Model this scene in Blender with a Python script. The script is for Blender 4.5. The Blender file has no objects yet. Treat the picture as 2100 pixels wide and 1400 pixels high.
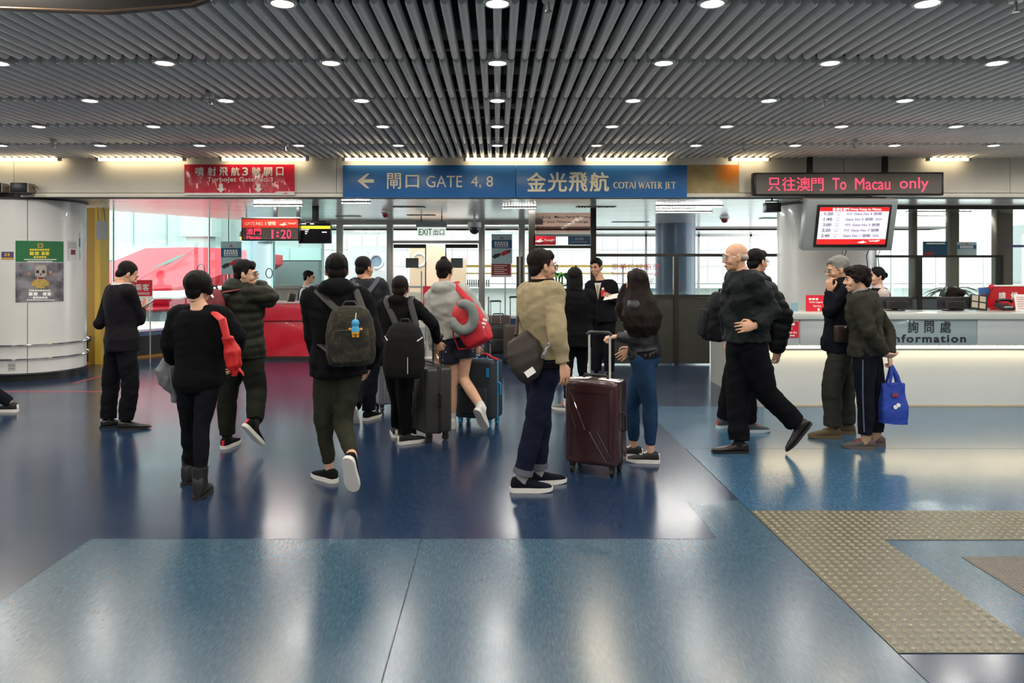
import bpy, bmesh, math, random
import numpy as np
from mathutils import Vector, Matrix, Euler

random.seed(7)
SC = bpy.context.scene
COL = SC.collection
# ------------------------------------------------------------------ camera, world, exposure
FP, CX, CY, CH = 1513.0, 1020.0, 548.0, 1.58      # focal length in pixels, vanishing point, eye height
cd = bpy.data.cameras.new('camera'); cam = bpy.data.objects.new('camera', cd); COL.objects.link(cam)
cam.location = (0, 0, CH); cam.rotation_euler = (math.pi/2, 0, 0)
cd.sensor_width = 36; cd.lens = FP/2100*36
cd.shift_x = (1050-CX)/2100; cd.shift_y = -(700-CY)/2100
cd.clip_end = 200
SC.camera = cam
wd = bpy.data.worlds.new('overcast_sky'); SC.world = wd; wd.use_nodes = True
bg = wd.node_tree.nodes['Background']; bg.inputs[0].default_value = (0.92, 0.97, 1.0, 1); bg.inputs[1].default_value = 2.8
SC.view_settings.view_transform = 'Standard'; SC.view_settings.look = 'None'
SC.view_settings.gamma = 1; SC.view_settings.use_curve_mapping = False
SC.view_settings.exposure = 0.8
DOWNLIGHT_W, TUBE_E, LENS_E = 19.0, 5.0, 10.0
SC.cycles.max_bounces = 8; SC.cycles.transparent_max_bounces = 16
SC.cycles.sample_clamp_indirect = 6

# ------------------------------------------------------------------ helpers
def W(px, py, d): return Vector(((px-CX)/FP*d, d, CH-(py-CY)/FP*d))
def FD(py): return FP*CH/(py-CY)                  # distance of a floor point seen at row py
def lin(h):
    h = h.lstrip('#'); v = [int(h[i:i+2], 16)/255 for i in (0, 2, 4)]
    return tuple(c/12.92 if c <= .04045 else ((c+.055)/1.055)**2.4 for c in v)
MATS = {}
def mat(name, col, rough=.6, metal=0., emit=0., noise=0., nscale=30., bump=0., bscale=60., spec=.5, coat=0., stretch=None, col2=None, dist=.004):
    if name in MATS: return MATS[name]
    c = lin(col) if isinstance(col, str) else col
    m = bpy.data.materials.new(name); m.use_nodes = True; nt = m.node_tree; p = nt.nodes['Principled BSDF']
    p.inputs['Base Color'].default_value = (*c, 1); p.inputs['Roughness'].default_value = rough; p.inputs['Metallic'].default_value = metal
    p.inputs['Specular IOR Level'].default_value = spec; p.inputs['Coat Weight'].default_value = coat
    if emit:
        p.inputs['Emission Color'].default_value = (*c, 1); p.inputs['Emission Strength'].default_value = emit
    if noise or bump:
        tc = nt.nodes.new('ShaderNodeTexCoord'); mp = nt.nodes.new('ShaderNodeMapping'); nt.links.new(tc.outputs['Object'], mp.inputs[0])
        if stretch: mp.inputs['Scale'].default_value = stretch
    if noise:
        n = nt.nodes.new('ShaderNodeTexNoise'); n.inputs['Scale'].default_value = nscale; n.inputs['Detail'].default_value = 4
        nt.links.new(mp.outputs[0], n.inputs['Vector'])
        r = nt.nodes.new('ShaderNodeValToRGB'); r.color_ramp.elements[0].position = .35; r.color_ramp.elements[1].position = .65
        c2 = (lin(col2) if isinstance(col2, str) else col2) if col2 else tuple(min(1, x*(1+noise)) for x in c)
        c1 = c if col2 else tuple(x*(1-noise) for x in c)
        r.color_ramp.elements[0].color = (*c1, 1); r.color_ramp.elements[1].color = (*c2, 1)
        nt.links.new(n.outputs['Fac'], r.inputs[0]); nt.links.new(r.outputs[0], p.inputs['Base Color'])
    if bump:
        n2 = nt.nodes.new('ShaderNodeTexNoise'); n2.inputs['Scale'].default_value = bscale; n2.inputs['Detail'].default_value = 5
        nt.links.new(mp.outputs[0], n2.inputs['Vector'])
        b = nt.nodes.new('ShaderNodeBump'); b.inputs['Strength'].default_value = bump; b.inputs['Distance'].default_value = dist
        nt.links.new(n2.outputs['Fac'], b.inputs['Height']); nt.links.new(b.outputs[0], p.inputs['Normal'])
    MATS[name] = m
    return m
def glass_mat(name, tint, refl=.09):
    if name in MATS: return MATS[name]
    m = bpy.data.materials.new(name); m.use_nodes = True; nt = m.node_tree; nt.nodes.clear()
    o = nt.nodes.new('ShaderNodeOutputMaterial'); t = nt.nodes.new('ShaderNodeBsdfTransparent'); g = nt.nodes.new('ShaderNodeBsdfGlossy')
    t.inputs[0].default_value = (*tint, 1); g.inputs['Roughness'].default_value = .02
    fr = nt.nodes.new('ShaderNodeFresnel'); fr.inputs[0].default_value = 1.45
    mx = nt.nodes.new('ShaderNodeMixShader')
    mu = nt.nodes.new('ShaderNodeMath'); mu.operation = 'MULTIPLY'; mu.inputs[1].default_value = refl/.04
    nt.links.new(fr.outputs[0], mu.inputs[0]); mu.use_clamp = True
    nt.links.new(mu.outputs[0], mx.inputs[0]); nt.links.new(t.outputs[0], mx.inputs[1]); nt.links.new(g.outputs[0], mx.inputs[2]); nt.links.new(mx.outputs[0], o.inputs[0])
    MATS[name] = m
    return m

def paper(name, col, tr=.5):
    if name in MATS: return MATS[name]
    m = bpy.data.materials.new(name); m.use_nodes = True; nt = m.node_tree; p = nt.nodes['Principled BSDF']; c = (*lin(col), 1)
    p.inputs['Base Color'].default_value = c; p.inputs['Roughness'].default_value = .5
    t = nt.nodes.new('ShaderNodeBsdfTranslucent'); t.inputs[0].default_value = c; mx = nt.nodes.new('ShaderNodeMixShader'); mx.inputs[0].default_value = tr
    nt.links.new(p.outputs[0], mx.inputs[1]); nt.links.new(t.outputs[0], mx.inputs[2]); nt.links.new(mx.outputs[0], nt.nodes['Material Output'].inputs[0]); MATS[name] = m
    return m
class MB:                                          # collects shapes, builds ONE mesh object
    def __init__(s): s.v = []; s.f = []
    def add(s, V, F):
        b = len(s.v); s.v += [tuple(x) for x in V]; s.f += [tuple(i+b for i in f) for f in F]; return s
    def box(s, x0, x1, y0, y1, z0, z1, M=None):
        V = [Vector(p) for p in ((x0,y0,z0),(x1,y0,z0),(x1,y1,z0),(x0,y1,z0),(x0,y0,z1),(x1,y0,z1),(x1,y1,z1),(x0,y1,z1))]
        if M: V = [M @ p for p in V]
        return s.add(V, [(0,3,2,1),(4,5,6,7),(0,1,5,4),(1,2,6,5),(2,3,7,6),(3,0,4,7)])
    def cyl(s, p0, p1, r0, r1=None, n=16):
        return s.tube([p0, p1], [r0, r0 if r1 is None else r1], n)
    def tube(s, P, R, n=12, close=False):
        P = [Vector(p) for p in P]
        if not hasattr(R, '__len__'): R = [R]*len(P)
        V = []; F = []; u = None; m = len(P)
        for i, p in enumerate(P):
            if close: t = P[(i+1) % m]-P[i-1]
            else: t = P[min(i+1, m-1)]-P[max(i-1, 0)]
            t.normalize()
            if u is None: u = t.orthogonal().normalized()
            u = (u-t*u.dot(t)).normalized(); w = t.cross(u)
            for k in range(n):
                a = 2*math.pi*k/n; V.append(p+(u*math.cos(a)+w*math.sin(a))*R[i])
        for i in range(m if close else m-1):
            j = (i+1) % m
            for k in range(n):
                l = (k+1) % n; F.append((i*n+k, i*n+l, j*n+l, j*n+k))
        if not close:
            F.append(tuple(range(n-1, -1, -1))); F.append(tuple((m-1)*n+k for k in range(n)))
        return s.add(V, F)
    def loft(s, rings, n=20, e=2.0):               # rings: (center, a-axis vec, b-axis vec)
        V = []; F = []; m = len(rings)
        for c, a, b in rings:
            c = Vector(c); a = Vector(a); b = Vector(b)
            for k in range(n):
                t = 2*math.pi*k/n; ct, st = math.cos(t), math.sin(t)
                V.append(c+a*math.copysign(abs(ct)**(2/e), ct)+b*math.copysign(abs(st)**(2/e), st))
        for i in range(m-1):
            for k in range(n):
                l = (k+1) % n; F.append((i*n+k, i*n+l, (i+1)*n+l, (i+1)*n+k))
        F.append(tuple(range(n-1, -1, -1))); F.append(tuple((m-1)*n+k for k in range(n)))
        return s.add(V, F)
    def ell(s, c, r, R=None, n=14):
        c = Vector(c); V = []; F = []; h = n//2
        for i in range(1, h):
            ph = math.pi*i/h
            for k in range(n):
                t = 2*math.pi*k/n
                p = Vector((r[0]*math.sin(ph)*math.cos(t), r[1]*math.sin(ph)*math.sin(t), r[2]*math.cos(ph)))
                V.append(c+(R @ p if R else p))
        T = Vector((0, 0, r[2])); T = R @ T if R else T
        V.append(c+T); V.append(c-T); top = len(V)-2
        for i in range(h-2):
            for k in range(n):
                l = (k+1) % n; F.append((i*n+k, (i+1)*n+k, (i+1)*n+l, i*n+l))
        for k in range(n):
            l = (k+1) % n; F.append((top, k, l)); F.append((top+1, (h-2)*n+l, (h-2)*n+k))
        return s.add(V, F)
    def prism(s, poly, fn):                        # poly: 2D points; fn(u, v, w) -> 3D, w in (0, 1)
        n = len(poly)
        V = [fn(u, v, 0) for u, v in poly]+[fn(u, v, 1) for u, v in poly]
        F = [tuple(range(n-1, -1, -1)), tuple(range(n, 2*n))]+[(i, (i+1) % n, n+(i+1) % n, n+i) for i in range(n)]
        return s.add(V, F)
    def mesh(s, name, bevel=0, seg=2, smooth=None):
        me = bpy.data.meshes.new(name); me.from_pydata(s.v, [], s.f)
        bm = bmesh.new(); bm.from_mesh(me)
        if bevel: bmesh.ops.bevel(bm, geom=bm.edges[:], offset=bevel, segments=seg, affect='EDGES', profile=.5, clamp_overlap=True)
        bmesh.ops.recalc_face_normals(bm, faces=bm.faces[:])
        if smooth:
            for f in bm.faces: f.smooth = True
        bm.to_mesh(me); bm.free()
        if smooth: me.set_sharp_from_angle(angle=math.radians(smooth if smooth > 1 else 40))
        return me
    def build(s, name, m, parent=None, loc=None, bevel=0, seg=2, smooth=40, sub=None):
        return link(name, s.mesh(name, bevel, seg, smooth), m, parent, loc, sub)
def link(name, me, m, parent=None, loc=None, sub=None):
    if m is not None:
        if len(me.materials): me.materials[0] = m
        else: me.materials.append(m)
    o = bpy.data.objects.new(name, me); COL.objects.link(o)
    if parent: o.parent = parent
    if loc is not None: o.location = loc
    return o
def tag(o, label=None, cat=None, group=None, kind=None):
    if label: o['label'] = label
    if cat: o['category'] = cat
    if group: o['group'] = group
    if kind: o['kind'] = kind
    return o
def thing(name, label, cat, loc=(0,0,0), rz=0, group=None):
    o = bpy.data.objects.new(name, None); COL.objects.link(o); o.empty_display_size = .1
    o.location = loc; o.rotation_euler = (0, 0, rz)
    return tag(o, label, cat, group)
def dup(o, parent=None, loc=None):
    c = o.copy(); COL.objects.link(c)
    c.parent = parent
    if loc is not None: c.location = loc
    for ch in o.children: dup(ch, c)
    return c
def struct(o): o['kind'] = 'structure'; return o
_tc = {}
def text_mesh(body, w, h, bold=0., ext=.002, fit='both', spacing=1.0):
    c = bpy.data.curves.new('lettering', 'FONT'); c.body = body; c.size = 1; heavy = 0.; cjk = any(ord(q) > 0x2000 for q in body)
    if cjk: heavy, bold = bold, 0.
    c.offset = bold; c.extrude = .01; c.align_x = 'LEFT'; c.space_character = spacing
    c.resolution_u = 3
    o = bpy.data.objects.new('lettering', c); COL.objects.link(o)
    dg = bpy.context.evaluated_depsgraph_get()
    me = bpy.data.meshes.new_from_object(o.evaluated_get(dg))
    bpy.data.objects.remove(o); bpy.data.curves.remove(c)
    n = len(me.vertices); co = np.zeros(n*3, np.float32); me.vertices.foreach_get('co', co); co = co.reshape(-1, 3)
    if n == 0: return me
    lo, hi = co.min(0), co.max(0)
    sx, sy = w/max(1e-6, hi[0]-lo[0]), h/max(1e-6, hi[1]-lo[1])
    if fit == 'min': sx = sy = min(sx, sy)
    out = np.stack([(co[:, 0]-(lo[0]+hi[0])/2)*sx, np.where(co[:, 2] > 0, -ext, 0), (co[:, 1]-(lo[1]+hi[1])/2)*sy], 1)
    me.vertices.foreach_set('co', out.astype(np.float32).ravel()); me.update()
    if heavy:                                          # thicken strokes by laying shifted copies over each other
        bm = bmesh.new(); g = heavy*h
        for i, (sx_, sz_) in enumerate(((0, 0), (-g, 0), (g, 0), (0, -g), (0, g), (-.7*g, .7*g), (.7*g, -.7*g))):
            m2 = me.copy(); m2.transform(Matrix.Translation((sx_, -.00005*i, sz_))); bm.from_mesh(m2); bpy.data.meshes.remove(m2)
        bm.to_mesh(me); bm.free()
    return me
def text(body, x0, y0, x1, y1, d, m, parent, bold=0., ext=.003, off=Vector((0,0,0)), name='lettering', fit='both', spacing=1.0):
    a, b = W(x0, y0, d), W(x1, y1, d)
    me = text_mesh(body, b.x-a.x, a.z-b.z, bold, ext, fit, spacing)
    return link(name, me, m, parent, (a+b)/2-off)
def ltext(body, cx, cz, w, h, y, m, parent, bold=0., ext=.002, name='lettering'):
    return link(name, text_mesh(body, w, h, bold, ext), m, parent, (cx, y, cz))
def pbox(mb, x0, y0, x1, y1, d, th, off=Vector((0,0,0))):   # box whose front face spans the pixel rectangle at distance d
    a, b = W(x0, y0, d)-off, W(x1, y1, d)-off
    return mb.box(a.x, b.x, d-off.y, d+th-off.y, b.z, a.z)

# materials of the place
M_white = mat('beam_paint', '#eee8da', .45, noise=.03, nscale=3)
M_col = mat('column_enamel', '#d8d8d4', .28, noise=.02, nscale=2, coat=.3)
M_chrome = mat('chrome', '#d0d0d0', .12, metal=1)
M_steel = mat('brushed_steel', '#b8b6b0', .32, metal=.7, bump=.05, bscale=80, stretch=(1, 1, .05))
M_dark = mat('dark_bronze_frame', '#3a3834', .35, metal=.6)
M_black = mat('black_plastic', '#141416', .4)
M_blackm = mat('black_metal', '#101012', .35, metal=.3)
M_red = mat('red_laminate', '#c4142c', .25, coat=.4, noise=.06, nscale=4)
M_redprint = mat('red_print', '#d81e34', .4)
M_whiteprint = mat('white_print', '#f2f0ea', .5)
M_cream = mat('cream_print', '#f4ecd0', .45)
M_blueprint = mat('blue_sign_face', '#2f6fb0', .35, noise=.03, nscale=2)
M_glass = glass_mat('clear_glass', (.93, .97, .96), .06)
M_lensg = glass_mat('spectacle_lens', (.96, .97, .97), .02)
M_glassg = glass_mat('green_tinted_glass', (.82, .93, .90), .02)
M_slat = mat('slat_paint', '#ece7de', .35, metal=0., noise=.04, nscale=6)
M_led = mat('led_red', '#ff3a5a', .5, emit=.9)
M_ledface = mat('led_panel_face', '#5f5850', .55, noise=.12, nscale=400)
M_grey = mat('grey_laminate', '#9aa0a0', .4)
M_lgrey = mat('light_grey_laminate', '#c9cccc', .35)
M_wprint = M_whiteprint
# ------------------------------------------------------------------ floor
def floor_mat(name, c1, c2, c3, rough):
    m = bpy.data.materials.new(name); m.use_nodes = True; nt = m.node_tree; p = nt.nodes['Principled BSDF']; N = nt.nodes.new; L = nt.links.new
    tc = N('ShaderNodeTexCoord'); mp = N('ShaderNodeMapping'); mp.inputs['Scale'].default_value = (6, 1, 1); mp.inputs['Rotation'].default_value = (0, 0, .12)
    L(tc.outputs['Object'], mp.inputs[0])
    n = N('ShaderNodeTexNoise'); n.inputs['Scale'].default_value = 18; n.inputs['Detail'].default_value = 3; L(mp.outputs[0], n.inputs['Vector'])
    r = N('ShaderNodeValToRGB'); e = r.color_ramp.elements; e[0].position = .3; e[0].color = (*lin(c1), 1); e[1].position = .72; e[1].color = (*lin(c3), 1)
    k = e.new(.5); k.color = (*lin(c2), 1); L(n.outputs['Fac'], r.inputs[0]); L(r.outputs[0], p.inputs['Base Color'])
    n2 = N('ShaderNodeTexNoise'); n2.inputs['Scale'].default_value = 1.3; n2.inputs['Detail'].default_value = 6; L(tc.outputs['Object'], n2.inputs['Vector'])
    mr = N('ShaderNodeMapRange'); mr.inputs[3].default_value = rough-.05; mr.inputs[4].default_value = rough+.07; L(n2.outputs['Fac'], mr.inputs[0]); L(mr.outputs[0], p.inputs['Roughness'])
    # fine scuffs
    v = N('ShaderNodeTexWave'); v.inputs['Scale'].default_value = .35; v.inputs['Distortion'].default_value = 14; v.inputs['Detail'].default_value = 3
    b = N('ShaderNodeBump'); b.inputs['Strength'].default_value = .10; b.inputs['Distance'].default_value = .004
    n3 = N('ShaderNodeTexNoise'); n3.inputs['Scale'].default_value = 3.2; n3.inputs['Detail'].default_value = 3; L(tc.outputs['Object'], n3.inputs['Vector'])
    L(n3.outputs['Fac'], b.inputs['Height']); L(b.outputs[0], p.inputs['Normal'])
    p.inputs['IOR'].default_value = 1.7; p.inputs['Specular IOR Level'].default_value = .5
    MATS[name] = m; return m
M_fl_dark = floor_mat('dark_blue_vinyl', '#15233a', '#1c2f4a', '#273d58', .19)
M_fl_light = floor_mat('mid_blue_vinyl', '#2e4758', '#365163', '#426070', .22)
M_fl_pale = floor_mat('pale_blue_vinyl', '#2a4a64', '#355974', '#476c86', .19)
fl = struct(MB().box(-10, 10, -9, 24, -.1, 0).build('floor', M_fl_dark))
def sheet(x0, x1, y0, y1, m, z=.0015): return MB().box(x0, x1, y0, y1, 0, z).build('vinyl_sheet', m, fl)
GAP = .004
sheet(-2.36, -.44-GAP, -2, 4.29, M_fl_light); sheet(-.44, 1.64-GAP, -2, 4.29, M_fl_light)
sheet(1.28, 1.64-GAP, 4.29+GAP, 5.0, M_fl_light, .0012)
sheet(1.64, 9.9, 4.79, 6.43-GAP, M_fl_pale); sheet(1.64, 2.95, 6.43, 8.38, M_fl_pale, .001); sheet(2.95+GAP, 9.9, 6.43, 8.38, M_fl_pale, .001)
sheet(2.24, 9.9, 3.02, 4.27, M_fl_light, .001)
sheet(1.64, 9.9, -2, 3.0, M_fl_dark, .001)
M_seam = mat('seam_filler', '#101c2a', .6)
for a in ((-.442,-.438,-2,4.29), (1.638,1.642,-2,6.43), (-2.363,-2.36,-2,4.29), (-2.36,1.3,4.288,4.293), (1.64,9.9,6.428,6.432)):
    MB().box(*a, 0, .0018).build('seam', M_seam, fl)
M_tape = mat('red_floor_tape', '#c43a48', .4)
M_yel = mat('ochre_floor_line', '#a8782c', .5)
a, b = W(-40, 803, FD(803)), W(212, 803, FD(803))
MB().box(a.x, b.x, a.y-.02, a.y+.02, 0, .002).build('floor_tape', M_tape, fl)
a, b = W(150, 786, FD(786)), W(215, 770, FD(770))
dv = (b-a).normalized(); pv = Vector((-dv.y, dv.x, 0))*.02
MB().add([a-pv, b-pv, b+pv, a+pv], [(0,1,2,3)]).build('floor_tape', M_tape, fl).location.z = .002
# ------------------------------------------------------------------ tactile paving
M_tac = mat('tactile_vinyl', '#55513f', .30, noise=.06, nscale=20, spec=.6)
M_tac2 = mat('fine_stud_vinyl', '#5f574e', .35, noise=.06, nscale=20)
M_stud = mat('highlit_stud_vinyl', '#77715c', .25, noise=.08, nscale=20, spec=.7)  # lighter than the strip: highlights on the studs are put into the colour
tac = MB().box(1.64, 2.24, 3.02, 4.27, 0, .004).box(1.64, 6.4, 4.27, 4.785, 0, .004).build('tactile_strip', M_tac)
tag(tac, 'L-shaped grey olive tactile guide strip covered in round studs', 'tactile paving')
st = MB().loft([((0,0,0),(.016,0,0),(0,.016,0)),((0,0,.005),(.0125,0,0),(0,.0125,0)),((0,0,.007),(.008,0,0),(0,.008,0))], n=8)
stm = st.mesh('stud', smooth=40); stm.materials.append(M_stud)
pts = []
P_ = .05
for i in range(12):
    for j in range(25):
        pts.append((1.665+i*P_, 3.045+j*P_))
for i in range(95):
    for j in range(10):
        pts.append((1.665+i*P_, 4.295+j*.0505))
pts.sort(key=lambda q: q[1]+.02*abs(q[0]-1.9))
for x, y in pts[:300]:
    o = bpy.data.objects.new('stud', stm); COL.objects.link(o); o.parent = tac; o.location = (x, y, .004)
mb = MB()
for x, y in pts[300:]: mb.add([(v[0]+x, v[1]+y, v[2]+.004) for v in st.v], st.f)
tag(mb.build('stud_field', M_stud, tac), kind='stuff')
mat2 = MB().box(2.53, 4.6, 3.0, 4.02, 0, .004).build('studded_mat', M_tac2)
tag(mat2, 'finely studded brownish floor mat inside the tactile strip corner', 'floor mat')
mb = MB()
for i in range(70):
    for j in range(40):
        x, y = 2.545+i*.0255, 3.015+j*.0255
        if x < 4.4: mb.add([(x-.009,y-.009,.004),(x+.009,y-.009,.004),(x+.009,y+.009,.004),(x-.009,y+.009,.004),(x-.005,y-.005,.008),(x+.005,y-.005,.008),(x+.005,y+.005,.008),(x-.005,y+.005,.008)],
            [(4,5,6,7),(0,1,5,4),(1,2,6,5),(2,3,7,6),(3,0,4,7)])
tag(mb.build('stud_field', M_tac2, mat2, smooth=None), kind='stuff')

# ------------------------------------------------------------------ hall shell
HZ = CH+1.48                                       # underside of the slat ceiling
M_plen = mat('plenum_paint', '#3a3733', .8, noise=.2, nscale=2)
cl = struct(MB().box(-10, 10, -9, 10.6, HZ+.75, HZ+.85).build('ceiling', M_plen))
M_hallw = mat('hall_wall_paint', '#bdb6a8', .6, noise=.03, nscale=1)
struct(MB().box(-10.2, -10, -9, 10.6, 0, HZ+.85).build('wall_left', M_hallw))
struct(MB().box(10, 10.2, -9, 10.6, 0, HZ+.85).build('wall_right', M_hallw))
struct(MB().box(-10.2, 10.2, -9.2, -9, 0, HZ+.85).build('wall_back', M_hallw))
# slats: rounded tubes in rows 1.2 m deep
def slat_shape(L):
    w, h, n = .026, .085, 7
    prof = [(-w, h), (-w, w)]+[(-w*math.cos(math.pi*k/n), w-w*math.sin(math.pi*k/n)) for k in range(1, n)]+[(w, w), (w, h)]
    mb = MB()
    # rounded ends: three inset rings
    def ring(y, s, lift): return [(x*s, y, lift+z*(1 if z > w else 1)) for x, z in prof]
    m = len(prof); V = []
    for y, s, lf in ((0, .72, .008), (.014, 1, 0), (L-.014, 1, 0), (L, .72, .008)): V += ring(y, s, lf)
    F = [(r*m+k, r*m+k+1, (r+1)*m+k+1, (r+1)*m+k) for r in range(3) for k in range(m-1)]
    F += [tuple(range(m-1, -1, -1)), tuple(3*m+k for k in range(m))]
    return mb.add(V, F)
ROWS = [4.12+1.2*k for k in range(-10, 5)]
SL = 1.09
ss = slat_shape(SL); ssm = ss.mesh('slat', smooth=50); ssm.materials.append(M_slat)
far = MB()
for y in ROWS:
    n_end = y+.055
    half_l = 1080/FP*(y+SL)+.1; half_r = 1110/FP*(y+SL)+.1
    for i in range(-95, 96):
        x = i*.1
        vis = -half_l < x < half_r
        if abs(y-4.12) < .01 or abs(y-5.32) < .01 or abs(y-6.52) < .01:
            if vis:
                o = bpy.data.objects.new('slat', ssm); COL.objects.link(o); o.parent = cl; o.location = (x, n_end, HZ); continue
        far.add([(v[0]+x, v[1]+n_end, v[2]+HZ) for v in ss.v], ss.f)
tag(far.build('slat_field', M_slat, cl, smooth=50), kind='stuff')
M_rail = mat('carrier_rail', '#4a4844', .5, metal=.4)
for y in ROWS:
    MB().box(-10, 10, y-.03, y+.03, HZ+.085, HZ+.12).build('carrier_rail', M_rail, cl)
M_duct = mat('galvanised_duct', '#6a6a68', .5, metal=.5)
for y, z in ((5.9, .42), (7.3, .5), (8.5, .4)):
    MB().box(-10, 10, y, y+.3, HZ+z, HZ+z+.25).build('duct', M_duct, cl, bevel=.02)
for x, z, r in ((-1.7, .3, .05), (-.9, .36, .03), (.55, .33, .06), (1.3, .3, .03), (2.4, .36, .045), (-3.1, .33, .04)):
    MB().cyl((x, -2, HZ+z), (x, 10.4, HZ+z), r).build('pipe', M_duct, cl)
for x in np.arange(-6, 6.1, 1.2):
    for y in ROWS[9:]: MB().cyl((x+.05, y, HZ+.1), (x+.05, y, HZ+.76), .006, n=6).build('hanger_rod', M_rail, cl)
# beam above the openings (the wall at the far end of the hall)
BD = 10.14; BZ = CH+.97
wf = struct(MB().box(-10, 10, BD+.012, BD+.35, BZ, HZ+.8).build('wall_front', mat('beam_core', '#6b675e', .7)))
seams = [-10, -8.3, W(28,0,BD).x, W(690,0,BD).x, W(1515,0,BD).x, W(1730,0,BD).x, W(2072,0,BD).x, 8.6, 10]
M_aged = None
for i in range(len(seams)-1):
    x0, x1 = seams[i]+.003, seams[i+1]-.003
    MB().box(x0, x1, BD, BD+.012, BZ+.055, HZ+.12).build('beam_panel', M_white, wf, bevel=.002)
MB().box(-10, 10, BD-.012, BD+.012, BZ-.005, BZ+.045).build('beam_edge_strip', M_white, wf, bevel=.003)
MB().box(-10, 10, BD-.2, BD-.02, HZ+.03, HZ+.06).build('light_shelf', mat('shelf_paint', '#8d8a84', .5), wf)
# stained bare patch right of the blue sign
m = bpy.data.materials.new('stained_bare_panel'); m.use_nodes = True; nt = m.node_tree; p = nt.nodes['Principled BSDF']; N = nt.nodes.new; L = nt.links.new
tc = N('ShaderNodeTexCoord'); n = N('ShaderNodeTexNoise'); n.inputs['Scale'].default_value = 5; n.inputs['Detail'].default_value = 8; L(tc.outputs['Object'], n.inputs['Vector'])
r = N('ShaderNodeValToRGB'); r.color_ramp.elements[0].color = (*lin('#a8915a'), 1); r.color_ramp.elements[0].position = .35; r.color_ramp.elements[1].color = (*lin('#c9b684'), 1); r.color_ramp.elements[1].position = .75
L(n.outputs['Fac'], r.inputs[0])
vd = N('ShaderNodeVectorMath'); vd.operation = 'DISTANCE'; vd.inputs[1].default_value = (.25, 0, .16); L(tc.outputs['Object'], vd.inputs[0])
ad = N('ShaderNodeMath'); ad.operation = 'MULTIPLY_ADD'; ad.inputs[1].default_value = .16; L(n.outputs['Fac'], ad.inputs[0]); L(vd.outputs['Value'], ad.inputs[2])
r2 = N('ShaderNodeValToRGB'); r2.color_ramp.elements[0].position = .20; r2.color_ramp.elements[0].color = (1,1,1,1); r2.color_ramp.elements[1].position = .36; r2.color_ramp.elements[1].color = (0,0,0,1); L(ad.outputs[0], r2.inputs[0])
mx = N('ShaderNodeMix'); mx.data_type = 'RGBA'; L(r2.outputs[0], mx.inputs['Factor']); L(r.outputs[0], mx.inputs['A']); mx.inputs['B'].default_value = (*lin('#ee8a1c'), 1); L(mx.outputs['Result'], p.inputs['Base Color'])
p.inputs['Roughness'].default_value = .55
a, b = W(1409, 338, BD), W(1515, 404, BD)
MB().box(a.x-(a.x+b.x)/2, b.x-(a.x+b.x)/2, -.006, 0, b.z-(a.z+b.z)/2, a.z-(a.z+b.z)/2).build('stained_patch', m, wf, ((a.x+b.x)/2, BD, (a.z+b.z)/2))
# lower metal strip ceiling behind the beam
M_strip = mat('metal_strip', '#eeeae2', .2, metal=.3, noise=.05, nscale=1.5)
c2 = struct(MB().prism([(-10, BD+.3), (12, BD+.3), (12, 17.6), (-4.85, 17.6), (-4.85, 15.8), (-6.75, 12.3), (-10, 12.3)], lambda u, v, w: (u, v, BZ+.06+.08*w)).box(-4.85, 12, 19.6, 22, BZ+.06, BZ+.14).build('ceiling', mat('strip_backing', '#55524c', .8), smooth=None))  # open gap before the last slab, added to let daylight onto the gangway
def glx(d): return -6.75+(d-12.3)*(1.95/3.5)       # plan line of the left glass wall
y = BD+.36
while y < 22:
    x0 = -9.9 if y < 12.3 else (glx(y)-.05 if y < 15.8 else -4.85)
    if not 17.4 < y < 19.6: MB().box(x0, 12, y, y+.185, BZ, BZ+.02).build('ceiling_strip', M_strip, c2)
    y += .2
M_vent = mat('vent_dark_grey', '#4b4844', .6)  # dark grey plate behind the vanes
for px0, px1, py in ((805, 872, 424), (835, 893, 441), (1182, 1262, 424), (1255, 1330, 455), (690, 740, 443), (1560, 1600, 447), (1690, 1790, 441)):
    d = (BZ-CH)*FP/(CY-py); v = thing('air_vent', 'slotted air vent in metal strip ceiling near column %d of the picture' % 0, 'vent', (W((px0+px1)/2, py, d).x, d, BZ-.004))
    w = (px1-px0)/FP*d/2
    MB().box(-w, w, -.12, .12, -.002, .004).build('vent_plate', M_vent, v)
    n = 14
    for k in range(n): MB().box(-w+2*w*k/n+.005, -w+2*w*(k+.6)/n, -.11, .11, -.012, -.002).build('vane', M_strip, v)
    v['label'] = {805: 'slotted ceiling vent left of the exit sign, nearer of two', 835: 'slotted ceiling vent above the exit sign box, farther of two', 1182: 'slotted ceiling vent right of the dark door frame', 1255: 'slotted ceiling vent above the glass lounge partition', 690: 'slotted ceiling vent above the hanging black screen', 1560: 'slotted ceiling vent left of the right-hand column', 1690: 'slotted ceiling vent behind the grey television'}[px0]
    v['group'] = 'ceiling vents'
M_lamp = mat('tube_glow', (1, .84, .56), .5, emit=TUBE_E)
M_lampw = mat('white_lamp_glow', (1, .98, .95), .5, emit=30.)
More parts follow.
